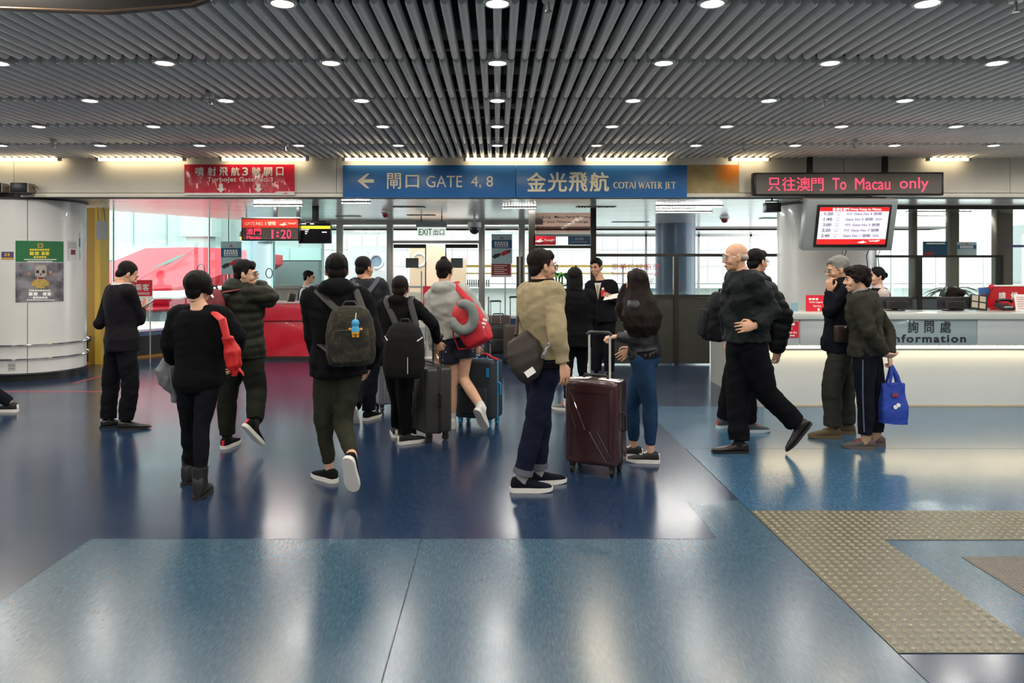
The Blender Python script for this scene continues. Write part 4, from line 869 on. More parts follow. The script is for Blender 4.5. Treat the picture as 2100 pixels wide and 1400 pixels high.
# monitors and things on the desk
def monitor(px, w_, d, label, tilt=0):
    p = W(px, 0, d); t = thing('monitor', label, 'monitor', (p.x, d, 1.066), tilt); 
    M_ = M_black
    MB().box(-w_/2, w_/2, 0, .04, .02, .165).build('back_shell', M_, t, bevel=.01); MB().box(-w_*.33, w_*.33, -.03, 0, .03, .12).build('back_bulge', mat('black_matt', '#1b1c1c', .6), t, bevel=.01); MB().box(-.09, .09, -.03, .1, 0, .012).build('foot', M_, t); MB().box(-.03, .03, .02, .05, .0, .05).build('neck', M_, t)
    for q in range(4): MB().box(-w_*.25, w_*.25, -.033, -.03, .045+q*.018, .05+q*.018).build('vent_slot', M_blackm, t)
monitor(1838, .40, 8.72, 'black monitor seen from behind in front of the vested clerk'); monitor(1957, .37, 8.72, 'black monitor seen from behind hiding the seated clerk')
t = thing('file_holder', 'black wire file holder with papers on the desk', 'file holder', (W(2007, 0, 8.7).x, 8.7, 1.085)); M_pap = mat('paper_beige', '#b9ae98', .6)
Mf = Matrix.Rotation(-.15, 4, 'X') @ Matrix.Rotation(.15, 4, 'Y')
MB().box(-.1, .1, 0, .02, 0, .17, Mf).build('holder', M_black, t)
for i in range(2):
    for j in range(2): MB().box(-.085+i*.09, -.015+i*.09, -.006, 0, .015+j*.08, .08+j*.08, Mf).build('paper', M_pap, t)
t = thing('desk_microphone', 'red topped gooseneck microphone on the desk', 'microphone', (W(2012, 0, 8.9).x, 8.9, 1.066)); k = 8.9/FP
MB().tube([(0,0,0), (.02,0,.09), (.08,0,.17), (20*k,0,.26)], .007, 8).build('gooseneck', M_black, t); MB().ell((21*k,0,.275),(.032,.032,.036)).build('windscreen', mat('red_foam', '#c0202c', .8, bump=.3, bscale=200), t); MB().cyl((0,0,0),(0,0,.02),.05,n=20).build('base', M_black, t)
t = thing('brochure_stand', 'blue and red ferry brochure in a white stand on the desk', 'brochure', (W(2027, 0, 9.0).x, 9.0, 1.066)); Mf = Matrix.Rotation(-.12, 4, 'X') @ Matrix.Rotation(-.06, 4, 'Y')
MB().box(-.1, .1, 0, .01, 0, .28, Mf).build('stand', M_whiteprint, t); MB().box(-.09, .09, -.004, 0, .15, .27, Mf).build('blue_picture', mat('brochure_blue', '#3f6fae', .4), t); MB().box(-.09, .09, -.004, 0, .02, .15, Mf).build('red_field', M_redprint, t); MB().box(-.06, .07, -.007, -.003, .16, .19, Mf).build('ship_mark', mat('brochure_maroon', '#6c3440', .4), t); MB().box(.03, .08, -.007, -.003, .03, .06, Mf).build('blue_mark', mat('brochure_blue', '', 0), t)
t = thing('queue_board', 'red board with white Chinese waiting characters on the desk', 'sign', W(2078, 637, 8.95)); t.location.z = 1.066; oo = Vector(t.location)
mb = MB(); pbox(mb, 2032, 586, 2160, 639, 8.95, .02, oo); mb.v = [(v[0], v[1], max(0, v[2])) for v in mb.v]; mb.build('panel', mat('glossy_red', '#c8202c', .15, coat=.6), t)
text('請', 2048, 599, 2062, 613, 8.945, M_whiteprint, t, .02, off=oo); text('候', 2073, 599, 2087, 613, 8.945, M_whiteprint, t, .02, off=oo); mb = MB(); pbox(mb, 2031, 584, 2161, 587, 8.94, .03, oo); mb.build('top_edge', M_whiteprint, t)
t = thing('desk_calendar', 'white printed desk card at the right edge of the desk', 'card', (W(2104, 0, 8.65).x, 8.65, 1.066)); Mf = Matrix.Rotation(-.2, 4, 'X')
MB().box(-.11, .11, 0, .008, 0, .2, Mf).build('card', M_whiteprint, t)
for q in range(6): MB().box(-.09, .09, -.003, 0, .03+q*.026, .038+q*.026, Mf).build('print_line', mat('pink_line', '#c88c84', .5), t)
t = thing('telephone', 'dark desk telephone left of the printed card', 'telephone', (W(2070, 0, 8.75).x-.03, 8.8, 1.092)); MB().box(-.08, .08, -.08, .08, 0, .04, Matrix.Rotation(.3, 4, 'X')).build('base', M_black, t, bevel=.01); MB().loft([((-.09,0,.08),(0,.022,0),(0,0,.022)),((-.05,0,.1),(0,.018,0),(0,0,.016)),((.05,0,.1),(0,.018,0),(0,0,.016)),((.09,0,.08),(0,.022,0),(0,0,.022))], n=10).build('handset', M_blackm, t); MB().box(-.05,.05,-.085,-.08,.01,.03).build('keypad', M_grey, t)
# glass screen behind the desk
gs = struct(MB().box(W(1797,0,10.6).x, W(2052,0,10.6).x, 10.57, 10.63, W(0,528,10.6).z, W(0,523,10.6).z).build('window_5', M_dark))
xw = [W(p, 0, 10.6).x for p in (1797, 1884, 2050)]
for i in range(2):
    MB().box(xw[i], xw[i+1], 10.597, 10.603, W(0,608,10.6).z, W(0,526,10.6).z).build('pane', M_glass, gs); MB().box(xw[i], xw[i+1], 10.58, 10.62, 0, W(0,610,10.6).z).build('lower_panel', mat('slate_panel', '#4f565a', .35), gs); MB().box(xw[i], xw[i+1], 10.57, 10.63, W(0,612,10.6).z, W(0,608,10.6).z).build('mid_rail', M_dark, gs)
for x in xw[1:]: MB().box(x-.03, x+.03, 10.56, 10.64, 0, W(0,523,10.6).z).build('post', M_dark, gs)
for px, w_, lb in ((1953, .07, 'dark square post behind the blue ferry poster'), (2055, .13, 'wide brown post at the right behind the desk'), (1872, .035, 'thin dark post right of the television')):
    p = W(px, 0, 11.9); t = thing('frame_post', lb, 'post', (p.x, 11.9, 0)); MB().box(-w_, w_, -.07, .07, 0, BZ).build('shaft', mat('brown_bronze', '#5c5248', .35, metal=.5), t, bevel=.006); MB().box(-w_-.02, w_+.02, -.09, .09, 0, .08).build('foot', M_dark, t)
wr_ = struct(MB().box(W(1797,0,11.6).x, 10, 11.58, 11.62, BZ-.06, BZ).build('window_6', M_dark)); MB().box(W(1797,0,11.6).x, 10, 11.597, 11.603, 0, BZ-.06).build('pane', M_glass, wr_)
glass_poster(1963, 496, 2003, 526, 11.585, 'pale and blue poster on glass right of the dark square post')
t = thing('poster', 'dark blue ferry poster on glass above the desk', 'poster', W(1918, 510, 11.585)); oo = Vector(t.location); mb = MB(); pbox(mb, 1893, 495, 1943, 525, 11.585, .01, oo); mb.build('sheet', paper('poster_navy', '#3c6a88'), t)
mb = MB(); pbox(mb, 1896, 516, 1915, 523, 11.581, .004, oo); mb.build('ship_mark', mat('ship_red', '#8c3438', .4), t); mb = MB(); pbox(mb, 1900, 498, 1938, 500.5, 11.581, .004, oo); mb.build('print_line', M_whiteprint, t)
t = thing('banner', 'purple horizontal band on glass at the far right', 'banner', W(2085, 504, 11.58)); oo = Vector(t.location); mb = MB(); pbox(mb, 2064, 502, 2140, 507, 11.58, .02, oo); mb.build('band', mat('violet_band', '#4c4474', .4), t)
# plants
def leafy(name, label, loc, n, L, wdt, mcol, pot, seed, spread=1.0, stem=0):
    rnd = random.Random(seed); t = thing(name, label, 'plant', loc)
    M_l = mat('leaf_'+mcol[1:], mcol, .35, noise=.2, nscale=8); 
    MB().loft([((0,0,0),(pot*.75,0,0),(0,pot*.75,0)),((0,0,pot*1.5),(pot,0,0),(0,pot,0)),((0,0,pot*1.6),(pot*1.05,0,0),(0,pot*1.05,0))], n=18).build('pot', mat('dark_pot', '#2c2a28', .5), t)
    z0 = pot*1.6
    if stem:
        for q in range(3): MB().tube([(.02*q-.02, 0, z0), (.05*(q-1), .02*q, z0+stem)], .014, 6).build('stem', mat('stem_green', '#4c5c34', .5), t)
    for i in range(n):
        a = rnd.uniform(0, 2*math.pi); zb = z0+(rnd.uniform(.1, 1)*stem if stem else 0); ll = L*rnd.uniform(.7, 1.15); up = rnd.uniform(.3, 1.0)/spread
        V = []; F = []; m = 6
        for j in range(m+1):
            u = j/m; r_ = ll*u; z = zb+ll*(up*u-(.75*up+.35)*u*u); w_ = wdt*math.sin(math.pi*(.06+.94*u)**.8)*.5 if j < m else .002
            c = Vector((r_*math.cos(a), r_*math.sin(a), z)); s_ = Vector((-math.sin(a), math.cos(a), 0))*w_
            V += [c-s_+Vector((0,0,w_*.4)), c, c+s_+Vector((0,0,w_*.4))]
        for j in range(m):
            for q in (0, 1): F.append((j*3+q, j*3+q+1, (j+1)*3+q+1, (j+1)*3+q))
        MB().add(V, F).build('leaf', M_l, t, smooth=60)
    return t
leafy('potted_plant', 'spreading long-leaved potted plant behind the seated clerk', (W(1948, 0, 11.2).x, 11.2, 1.0), 26, .44, .055, '#3f5a3c', .13, 4, 1.2)
ps = MB().box(-.2, .2, -.2, .2, 0, .03).box(-.17, -.13, -.17, -.13, 0, -.97).box(.13, .17, -.17, -.13, 0, -.97).box(-.17, -.13, .13, .17, 0, -.97).box(.13, .17, .13, .17, 0, -.97).build('plant_stand', M_dark, None, (W(1948, 0, 11.2).x, 11.2, .97)); tag(ps, 'dark square stand carrying the spreading plant', 'stand')
leafy('potted_plant', 'tall bright green potted plant beside the dark door', (W(1147, 0, 11.4).x, 11.4, 0), 40, .26, .13, '#4c9a3c', .2, 9, .8, stem=1.15)

# ------------------------------------------------------------------ luggage
def suitcase(name, label, loc, rz, w, h, dp, m_shell, m_trim, m_wheel, ribs=None, pull=.0, m_pull=None, bev=.035, group=None):
    t = thing(name, label, 'suitcase', loc, rz, group); wz = .075
    body = MB().box(-w/2, w/2, -dp/2, dp/2, wz, wz+h).build('shell', m_shell, t, bevel=bev, seg=4, smooth=50)
    MB().box(-w/2-.002, w/2+.002, -.022, .022, wz-.001, wz+h+.002).build('zip_band', m_trim, t, bevel=.01)
    if ribs == 'vertical':
        n = 9
        for f_ in (-1, 1):
            for k in range(n):
                x = -w/2+.05+(w-.1)*k/(n-1); MB().box(x-.008, x+.008, f_*dp/2-.006, f_*dp/2+.006, wz+.05, wz+h-.05).build('rib', m_shell, body, bevel=.005)
    elif ribs == 'diagonal':
        for (xa, za, xb, zb) in ((-.46,.80,-.28,.42),(-.38,.86,-.10,.42),(-.02,.40,.30,-.0+.06),(.14,.40,.40,.10)):
            A = Vector((xa*w, -dp/2-.002, wz+za*h)); B = Vector((xb*w, -dp/2-.002, wz+zb*h)); MB().tube([A, B], .006, 6).build('groove_ridge', m_shell, body)
        for x in (-w/2+.05, w/2-.05): MB().box(x-.02, x+.02, -dp/2-.006, -dp/2+.01, wz+.06, wz+h-.06).build('corner_rail', m_shell, body, bevel=.008)
        MB().box(-w/2+.04, w/2-.04, -dp/2-.005, -dp/2+.01, wz+h*.86, wz+h*.87).build('groove_ridge', m_shell, body)
    else:
        MB().box(-w/2+.05, w/2-.05, -dp/2-.02, -dp/2+.02, wz+h*.08, wz+h*.55).build('front_pocket', m_shell, body, bevel=.02, seg=3)
    th = MB().tube([(-.10,0,wz+h-.005),(-.09,0,wz+h+.03),(.09,0,wz+h+.03),(.10,0,wz+h-.005)], .012, 8).build('top_handle', m_trim, t)
    MB().tube([(w/2,0,wz+h*.62),(w/2+.03,0,wz+h*.6),(w/2+.03,0,wz+h*.42),(w/2,0,wz+h*.4)], .01, 8).build('side_handle', m_trim, t)
    for sx in (-1, 1):
        for sy in (-1, 1):
            x, y = sx*(w/2-.05), sy*(dp/2-.05)
            wh = MB().cyl((x-.012, y, .03), (x+.012, y, .03), .03, n=16).build('wheel', m_wheel, t); MB().box(x-.02, x+.02, y-.022, y+.022, .045, wz+.01).build('fork', m_trim if ribs != 'plain' else m_wheel, wh, bevel=.006)
    if pull:
        ph = MB(); 
        for s in (-1, 1): ph.cyl((s*.085, dp/2-.05, wz+h-.02), (s*.085, dp/2-.05, wz+h+pull), .009, n=8)
        p_ = ph.build('pull_handle', m_pull or M_chrome, t); MB().tube([(-.1, dp/2-.05, wz+h+pull-.005), (-.08, dp/2-.05, wz+h+pull+.012), (.08, dp/2-.05, wz+h+pull+.012), (.1, dp/2-.05, wz+h+pull-.005)], .015, 8).build('grip', M_black, p_)
    return t
M_mar = mat('maroon_shell', '#35191c', .32, noise=.05, nscale=5, coat=.3); M_blk = mat('black_fabric_trim', '#131315', .6, bump=.2, bscale=200)
d = 5.72; s1 = suitcase('suitcase', 'maroon hard-shell suitcase with diagonal ridges and raised silver handle', (W(1222, 0, d).x, d, 0), math.radians(-27), .42, .64, .27, M_mar, M_blk, M_black, 'diagonal', .34, mat('silver_tube', '#d4d4d2', .3, metal=.3))
for s in (-1, 1):
    MB().add([(s*.04,-.06,.722),(s*.21,-.07,.712),(s*.21,.03,.712),(s*.04,.03,.722),(s*.04,-.06,.725),(s*.21,-.07,.715),(s*.21,.03,.715),(s*.04,.03,.725)], [(0,1,2,3),(4,5,6,7),(0,1,5,4),(1,2,6,5),(2,3,7,6),(3,0,4,7)]).build('airline_tag', M_whiteprint, s1)
M_gr = mat('charcoal_ribbed_shell', '#33322f', .38, noise=.05, nscale=5); d = 6.85
s2 = suitcase('suitcase', 'charcoal ribbed suitcase pulled by the boy in black', (W(880, 0, d).x, d, 0), math.radians(-58), .42, .60, .27, M_gr, M_blk, mat('wheel_dark', '#1c1c1e', .4), 'vertical', .27, mat('dark_tube', '#3a3a3c', .3, metal=.7))
M_teal = mat('black_teal_fabric', '#1b242a', .75, bump=.3, bscale=220); M_cyan = mat('cyan_trim', '#1f7fae', .4); d = 7.45
s3 = suitcase('suitcase', 'dark fabric suitcase with bright blue handles and wheels', (W(982, 0, d).x, d, 0), math.radians(-24), .42, .58, .28, M_teal, M_cyan, M_cyan, 'plain', .16, M_chrome)
MB().box(.15, .18, -.15, -.143, .50, .59).build('blue_tag', M_cyan, s3); MB().box(-.15, -.03, -.165, -.14, .46, .50).build('front_handle', M_cyan, s3, bevel=.008)
MB().tube([(.0,.02,.67),(.03,0,.70),(.1,-.02,.71),(.16,-.03,.68),(.22,-.02,.66)], .014, 8).build('red_strap', mat('red_web', '#b8202c', .7), s3)
d = 8.2; suitcase('suitcase', 'small silver grey suitcase partly hidden behind the boy', (W(800, 0, d).x, d, 0), math.radians(35), .36, .52, .22, mat('silver_shell', '#8f8f94', .3, metal=.3), M_blk, M_black, 'vertical')
d = 12.9; suitcase('suitcase', 'black upright suitcase in the row by the exit glass', (W(1018, 0, d).x, d, 0), .2, .42, .48, .26, mat('black_shell', '#1a1918', .5), M_blk, M_black, 'plain', .42)
d = 12.2; suitcase('suitcase', 'brown upright suitcase half hidden behind the man in beige jacket', (W(1058, 0, d).x, d, 0), .1, .40, .56, .26, mat('brown_shell', '#3a2d26', .5), M_blk, M_black, 'plain', .44)
d = 13.6; suitcase('suitcase', 'dark brown suitcase farthest in the row by the exit glass', (W(1022, 0, d).x, d, 0), .3, .40, .62, .26, mat('dark_brown_shell', '#4a382e', .45), M_blk, M_black, 'vertical')
# ------------------------------------------------------------------ soft shapes: union of closed shells -> voxel remesh -> smooth
def arrays(me):
    n = len(me.vertices); co = np.zeros(n*3, np.float32); me.vertices.foreach_get('co', co)
    return co.reshape(-1, 3).astype(np.float64), me
def remesh(mb, voxel, it=4, fac=.5):
    me = bpy.data.meshes.new('tmp'); me.from_pydata(mb.v, [], mb.f)
    bm = bmesh.new(); bm.from_mesh(me); bmesh.ops.recalc_face_normals(bm, faces=bm.faces[:]); bm.to_mesh(me); bm.free()
    ob = bpy.data.objects.new('tmp', me); COL.objects.link(ob)
    r = ob.modifiers.new('r', 'REMESH'); r.mode = 'VOXEL'; r.voxel_size = voxel; r.use_smooth_shade = True
    if it: s = ob.modifiers.new('s', 'SMOOTH'); s.factor = fac; s.iterations = it
    out = bpy.data.meshes.new_from_object(ob.evaluated_get(bpy.context.evaluated_depsgraph_get()))
    bpy.data.objects.remove(ob); bpy.data.meshes.remove(me)
    n = len(out.vertices); V = np.zeros(n*3, np.float32); out.vertices.foreach_get('co', V); V = V.reshape(-1, 3).astype(np.float64)
    m = len(out.polygons); F = np.zeros(m*4, np.int32)
    lt_ = np.zeros(m, np.int32); out.polygons.foreach_get('loop_total', lt_)
    assert (lt_ == 4).all()
    out.loops.foreach_get('vertex_index', F); F = F.reshape(-1, 4)
    bpy.data.meshes.remove(out)
    return V, F
def quads(name, V, F):
    me = bpy.data.meshes.new(name); n, m = len(V), len(F)
    me.vertices.add(n); me.vertices.foreach_set('co', np.asarray(V, np.float32).ravel())
    me.loops.add(m*4); me.loops.foreach_set('vertex_index', np.asarray(F, np.int32).ravel())
    me.polygons.add(m); me.polygons.foreach_set('loop_start', np.arange(m, dtype=np.int32)*4); me.polygons.foreach_set('use_smooth', np.ones(m, bool))
    me.update(calc_edges=True); me.validate()
    return me
def vnormals(V, F):
    a = V[F[:, 2]]-V[F[:, 0]]; b = V[F[:, 3]]-V[F[:, 1]]; fn = np.cross(a, b); N = np.zeros_like(V)
    for k in range(4): np.add.at(N, F[:, k], fn)
    return N/np.maximum(1e-12, np.linalg.norm(N, axis=1))[:, None]
def wrinkle(V, F, amp, seed=0, freq=1., stretch=(1, 1, 1)):
    rs = np.random.RandomState(seed); P = V*np.array(stretch)*freq; w = np.zeros(len(V)); tot = 0
    for o, a in ((14, 1.), (27, .6), (50, .3)):
        for _ in range(3):
            k = rs.normal(size=3); k = k/np.linalg.norm(k)*o; k2 = rs.normal(size=3); k2 = k2/np.linalg.norm(k2)*o*.55
            s = np.sin(P @ k+rs.rand()*6.3+1.8*np.sin(P @ k2+rs.rand()*6.3)); w += a*(1-2*np.abs(s)**.8)*.5+a*.5*s; tot += a
    return V+vnormals(V, F)*(w/tot*amp*2.2)[:, None]
def cat(parts):
    V = []; F = []; b = 0
    for v, f in parts: V.append(v); F.append(f+b); b += len(v)
    return np.concatenate(V), np.concatenate(F)
def soft(name, mb, voxel, m, parent, org, it=4, wr=0, seed=0, freq=1., stretch=(1,1,1)):
    V, F = remesh(mb, voxel, it)
    if wr: V = wrinkle(V, F, wr, seed, freq, stretch)
    return link(name, quads(name, V-np.array(org), F), m, parent)

# generic head (origin between the ears, face +Y, 0.23 m tall)
hb = MB()
hb.ell((0,-.018,.035), (.075,.093,.080), n=20).ell((0,.018,-.02), (.065,.068,.084), n=18).ell((0,.030,-.066), (.050,.052,.046)).ell((0,.066,-.094), (.021,.018,.017), n=10)
hb.ell((0,.068,.020), (.050,.020,.013), n=12)
hb.loft([((0,.080,.014),(.007,0,0),(0,.008,0)),((0,.094,-.008),(.009,0,0),(0,.010,0)),((0,.104,-.028),(.013,0,0),(0,.011,0)),((0,.094,-.040),(.012,0,0),(0,.008,0))], n=10)
for s in (-1, 1):
    hb.ell((s*.012,.093,-.033), (.009,.011,.007), n=8).ell((s*.040,.056,-.032), (.023,.024,.026), n=10)
    hb.ell((s*.078,-.008,-.010), (.009,.019,.031), Matrix.Rotation(s*.25, 3, 'Z'), n=10).ell((s*.074,-.002,-.030), (.008,.012,.014), n=8)
hb.ell((0,.084,-.061), (.023,.012,.006), n=10).ell((0,.082,-.073), (.019,.012,.007), n=10)
hb.loft([((0,-.022,-.04),(.052,0,0),(0,.055,0)),((0,-.028,-.08),(.052,0,0),(0,.054,0)),((0,-.030,-.11),(.048,0,0),(0,.050,0))], n=16)
HEAD = remesh(hb, .0055, 3)
# generic hands (wrist at origin, fingers +Y, palm -Z, thumb +X)
def hand_geo(curl, spread=1., thumb=.7):
    hb = MB().loft([((0,-.02,0),(.026,0,0),(0,0,.019)),((0,.0,0),(.028,0,0),(0,0,.018)),((0,.04,0),(.040,0,0),(0,0,.017)),((0,.075,-.002),(.043,0,0),(0,0,.014)),((0,.092,-.004),(.036,0,0),(0,0,.010))], n=14)
    for i, (x, L) in enumerate(((-.033,.058),(-.0115,.072),(.0115,.078),(.033,.070))):
        p = Vector((x, .082, -.002)); a = 0; sp = x*2.2*spread; pts = [p.copy()]
        for q, f_ in ((0, .42), (1, .32), (2, .26)):
            a += curl*(.8, 1.15, .9)[q]; dv = Vector((math.sin(sp), math.cos(sp)*math.cos(a), -math.sin(a))); p = p+dv*L*f_; pts.append(p.copy())
        hb.tube(pts, [.0085, .0082, .0075, .006], 8)
        hb.ell(pts[-1], (.006, .006, .006), n=8)
    t = [Vector((.026,.015,-.006)), Vector((.050,.040,-.014)), Vector((.058,.066,-.014-.018*thumb)), Vector((.054-.016*thumb,.086,-.016-.03*thumb))]
    hb.tube(t, [.014, .0115, .0095, .007], 8); hb.ell(t[-1], (.007,.007,.007), n=8)
    return remesh(hb, .0042, 2)
HANDS = {'relax': hand_geo(.38), 'grip': hand_geo(1.15, .4, 1.), 'flat': hand_geo(.12, 1.2, .3), 'hold': hand_geo(.7, .6, 1.)}
def xf(geo, M):
    V, F = geo; A = np.array(M.to_3x3()); V2 = V @ A.T+np.array(M.translation)
    if np.linalg.det(A) < 0: F = F[:, ::-1]
    return V2, F

M_skin = [mat('skin_%d' % i, c, .5, noise=.05, nscale=25, spec=.4) for i, c in enumerate(('#c99a7c', '#d4a68a', '#b98a6c'))]
M_hair = mat('black_hair', '#0d0b0a', .6, spec=.15, bump=.6, bscale=40, stretch=(8, 8, 1), dist=.01)
M_hairb = mat('dark_brown_hair', '#1a110e', .65, spec=.15, bump=.6, bscale=40, stretch=(8, 8, 1), dist=.01)
M_hairg = mat('grey_hair', '#77756f', .5, bump=.6, bscale=40, stretch=(8, 8, 1), dist=.01, noise=.3, nscale=40)
M_hairw = mat('white_stubble', '#a89c90', .6, noise=.2, nscale=60)
def cloth(name, col, wv=.35, rough=.85): return mat(name, col, rough, noise=.10, nscale=12, bump=wv, bscale=160, spec=.1)
M_eyew = mat('eye_white', '#d8d4cc', .2); M_iris = mat('iris_dark', '#140c08', .15); M_brow = mat('brow_hair', '#1a1412', .7); M_lip = mat('lip_tone', '#a05a50', .5); M_gls = mat('glasses_frame', '#15110f', .3)
M_sole = mat('white_rubber', '#d6d4cc', .5); M_solek = mat('black_rubber', '#141414', .6)

def rot(yaw, pitch=0, roll=0):
    return Matrix.Rotation(-math.radians(yaw), 4, 'Z') @ Matrix.Rotation(math.radians(pitch), 4, 'X') @ Matrix.Rotation(math.radians(roll), 4, 'Y')

HAIR = {}
def hair_shapes(style):
    b = MB()
    if style in ('short', 'crop', 'fluffy', 'grey'):
        k = {'short': 1., 'crop': .965, 'fluffy': 1.07, 'grey': 1.0}[style]
        b.ell((0,-.026,.044), (.083*k,.098*k,.085*k), n=20).ell((0,-.060,-.022), (.070*k,.048*k,.066*k), n=16)
        for s in (-1, 1): b.ell((s*.068,-.012,.015), (.016*k,.040,.040), n=10)
        if style != 'crop': b.ell((.0,.035,.082), (.060,.042,.036), n=12).ell((.02,.05,.07), (.045,.03,.028), n=10)
    elif style == 'bowl':
        b.ell((0,-.022,.030), (.098,.112,.098), n=22).ell((0,-.066,-.035), (.070,.048,.062), n=16)
        for s in (-1, 1): b.ell((s*.078,.008,-.01), (.022,.050,.058), n=12)
        b.ell((0,.060,.045), (.062,.036,.040), n=12)
    elif style == 'bob':
        b.ell((0,-.026,.040), (.090,.104,.090), n=20).loft([((0,-.03,.05),(.088,0,0),(0,.085,0)),((0,-.045,-.05),(.094,0,0),(0,.080,0)),((0,-.055,-.13),(.092,0,0),(0,.068,0)),((0,-.06,-.19),(.078,0,0),(0,.050,0))], n=20)
    elif style == 'long':
        b.ell((0,-.022,.038), (.096,.108,.094), n=22)
        b.loft([((0,-.03,.06),(.088,0,0),(0,.09,0)),((0,-.04,-.04),(.105,0,0),(0,.092,0)),((0,-.075,-.14),(.145,0,0),(0,.115,0)),((.0,-.115,-.25),(.172,0,0),(0,.115,0)),((0,-.13,-.34),(.162,0,0),(0,.095,0)),((0,-.115,-.43),(.11,0,0),(0,.05,0))], n=22)
        for s in (-1, 1): b.tube([(s*.085,.03,.02),(s*.105,.035,-.08),(s*.125,.02,-.2),(s*.12,.0,-.31)], [.03,.038,.045,.02], 10)
    elif style == 'perm':
        b.ell((0,-.026,.040), (.094,.108,.092), n=22).ell((0,-.075,-.02), (.080,.050,.070), n=16).ell((0,.045,.085), (.068,.05,.04), n=12)
        for s in (-1, 1): b.ell((s*.08,-.01,.01), (.024,.055,.05), n=10)
    elif style == 'bun':
        b.ell((0,-.026,.040), (.084,.099,.085), n=20).ell((0,-.065,-.01), (.072,.05,.06), n=14).ell((0,-.128,.005), (.045,.035,.042), n=14)
        for s in (-1, 1): b.ell((s*.07,.0,.02), (.018,.045,.04), n=10)
    elif style == 'topbun':
        b.ell((0,-.024,.040), (.082,.097,.085), n=20).ell((0,-.066,-.02), (.066,.042,.06), n=14).ell((0,-.02,.118), (.038,.04,.032), n=12)
        for s in (-1, 1): b.ell((s*.07,-.005,.01), (.014,.035,.045), n=10)
    elif style == 'bald':
        b.ell((0,-.058,-.008), (.078,.054,.040), n=18)
        for s in (-1, 1): b.ell((s*.070,-.020,.008), (.010,.030,.024), n=10)
    return b
def get_hair(style, seed):
    if style not in HAIR:
        HAIR[style] = remesh(hair_shapes(style), .007 if style != 'long' else .010, 3)
    V, F = HAIR[style]
    amp, st = {'crop': (.0015, (2,2,2)), 'bald': (.001, (2,2,2)), 'perm': (.010, (4,4,4)), 'fluffy': (.009, (2,2,1)), 'long': (.016, (1.6,1.6,.8)), 'grey': (.0035, (6,6,3.5)), 'bowl': (.006, (3,3,.6))}.get(style, (.0035, (6,6,3.5)))
    return wrinkle(V, F, amp, seed, 1.2, st), F

def shoe(parent, org, ankle, yaw, pitch, kind, mu, ms, s=1., accent=None):
    M = Matrix.Translation(Vector(ankle)-Vector(org)) @ rot(yaw, pitch) @ Matrix.Scale(s, 4) @ Matrix.Translation((0, 0, -.088))
    R = {'sneaker': ((-.072,.022,.068),(-.060,.033,.092),(-.03,.038,.098),(.02,.038,.094),(.06,.041,.076),(.11,.046,.060),(.155,.044,.050),(.185,.034,.042),(.198,.018,.034)),
         'dress': ((-.070,.024,.070),(-.055,.033,.085),(-.02,.036,.090),(.03,.036,.085),(.07,.039,.066),(.12,.044,.052),(.17,.040,.044),(.205,.026,.038),(.222,.012,.030)),
         'boot': ((-.072,.026,.11),(-.060,.038,.16),(-.03,.045,.19),(.02,.046,.17),(.05,.044,.10),(.11,.047,.066),(.155,.045,.056),(.185,.036,.046),(.20,.018,.036))}[kind]
    mb = MB().loft([((0, y, (.014+zt)/2), (hw, 0, 0), (0, 0, (zt-.014)/2)) for y, hw, zt in R], n=18, e=2.6)
    if kind == 'boot': mb.loft([((0,-.012,.06),(.045,0,0),(0,.055,0)),((0,-.008,.14),(.050,0,0),(0,.058,0)),((0,-.006,.21),(.056,0,0),(0,.062,0))], n=16)
    mb.v = [M @ Vector(v) for v in mb.v]
    sh = mb.build('shoe', mu, parent, smooth=60)
    out = [(hw+.005, y) for y, hw, z in R]; out = [(R[0][1]*.6, R[0][0]-.008)]+out+[(R[-1][1]*.6, R[-1][0]+.007)]
    poly = out+[(-x, y) for x, y in reversed(out)]
    th = .030 if kind == 'sneaker' else .020
    sb = MB().prism(poly, lambda u, v, w: (u, v, (w*th) if v < .12 else w*th+(v-.12)*.10*(1-w)))
    sb.v = [M @ Vector(v) for v in sb.v]; sb.build('sole', ms, sh, smooth=40)
    if accent:
        ab = MB()
        ab.tube([p for q in range(4) for p in ((-.02 if q % 2 else .02, .03+q*.018, .088-q*.008), (0, .033+q*.018, .0985-q*.0085), (.02 if q % 2 else -.02, .036+q*.018, .087-q*.008))], .004, 6)
        hb2 = MB().box(-.012, .012, -.078, -.066, .035, .075); hb2.v = [M @ Vector(v) for v in hb2.v]; hb2.build('heel_tab', accent, sh); ab.v = [M @ Vector(v) for v in ab.v]; ab.build('laces', accent, sh)
    return sh

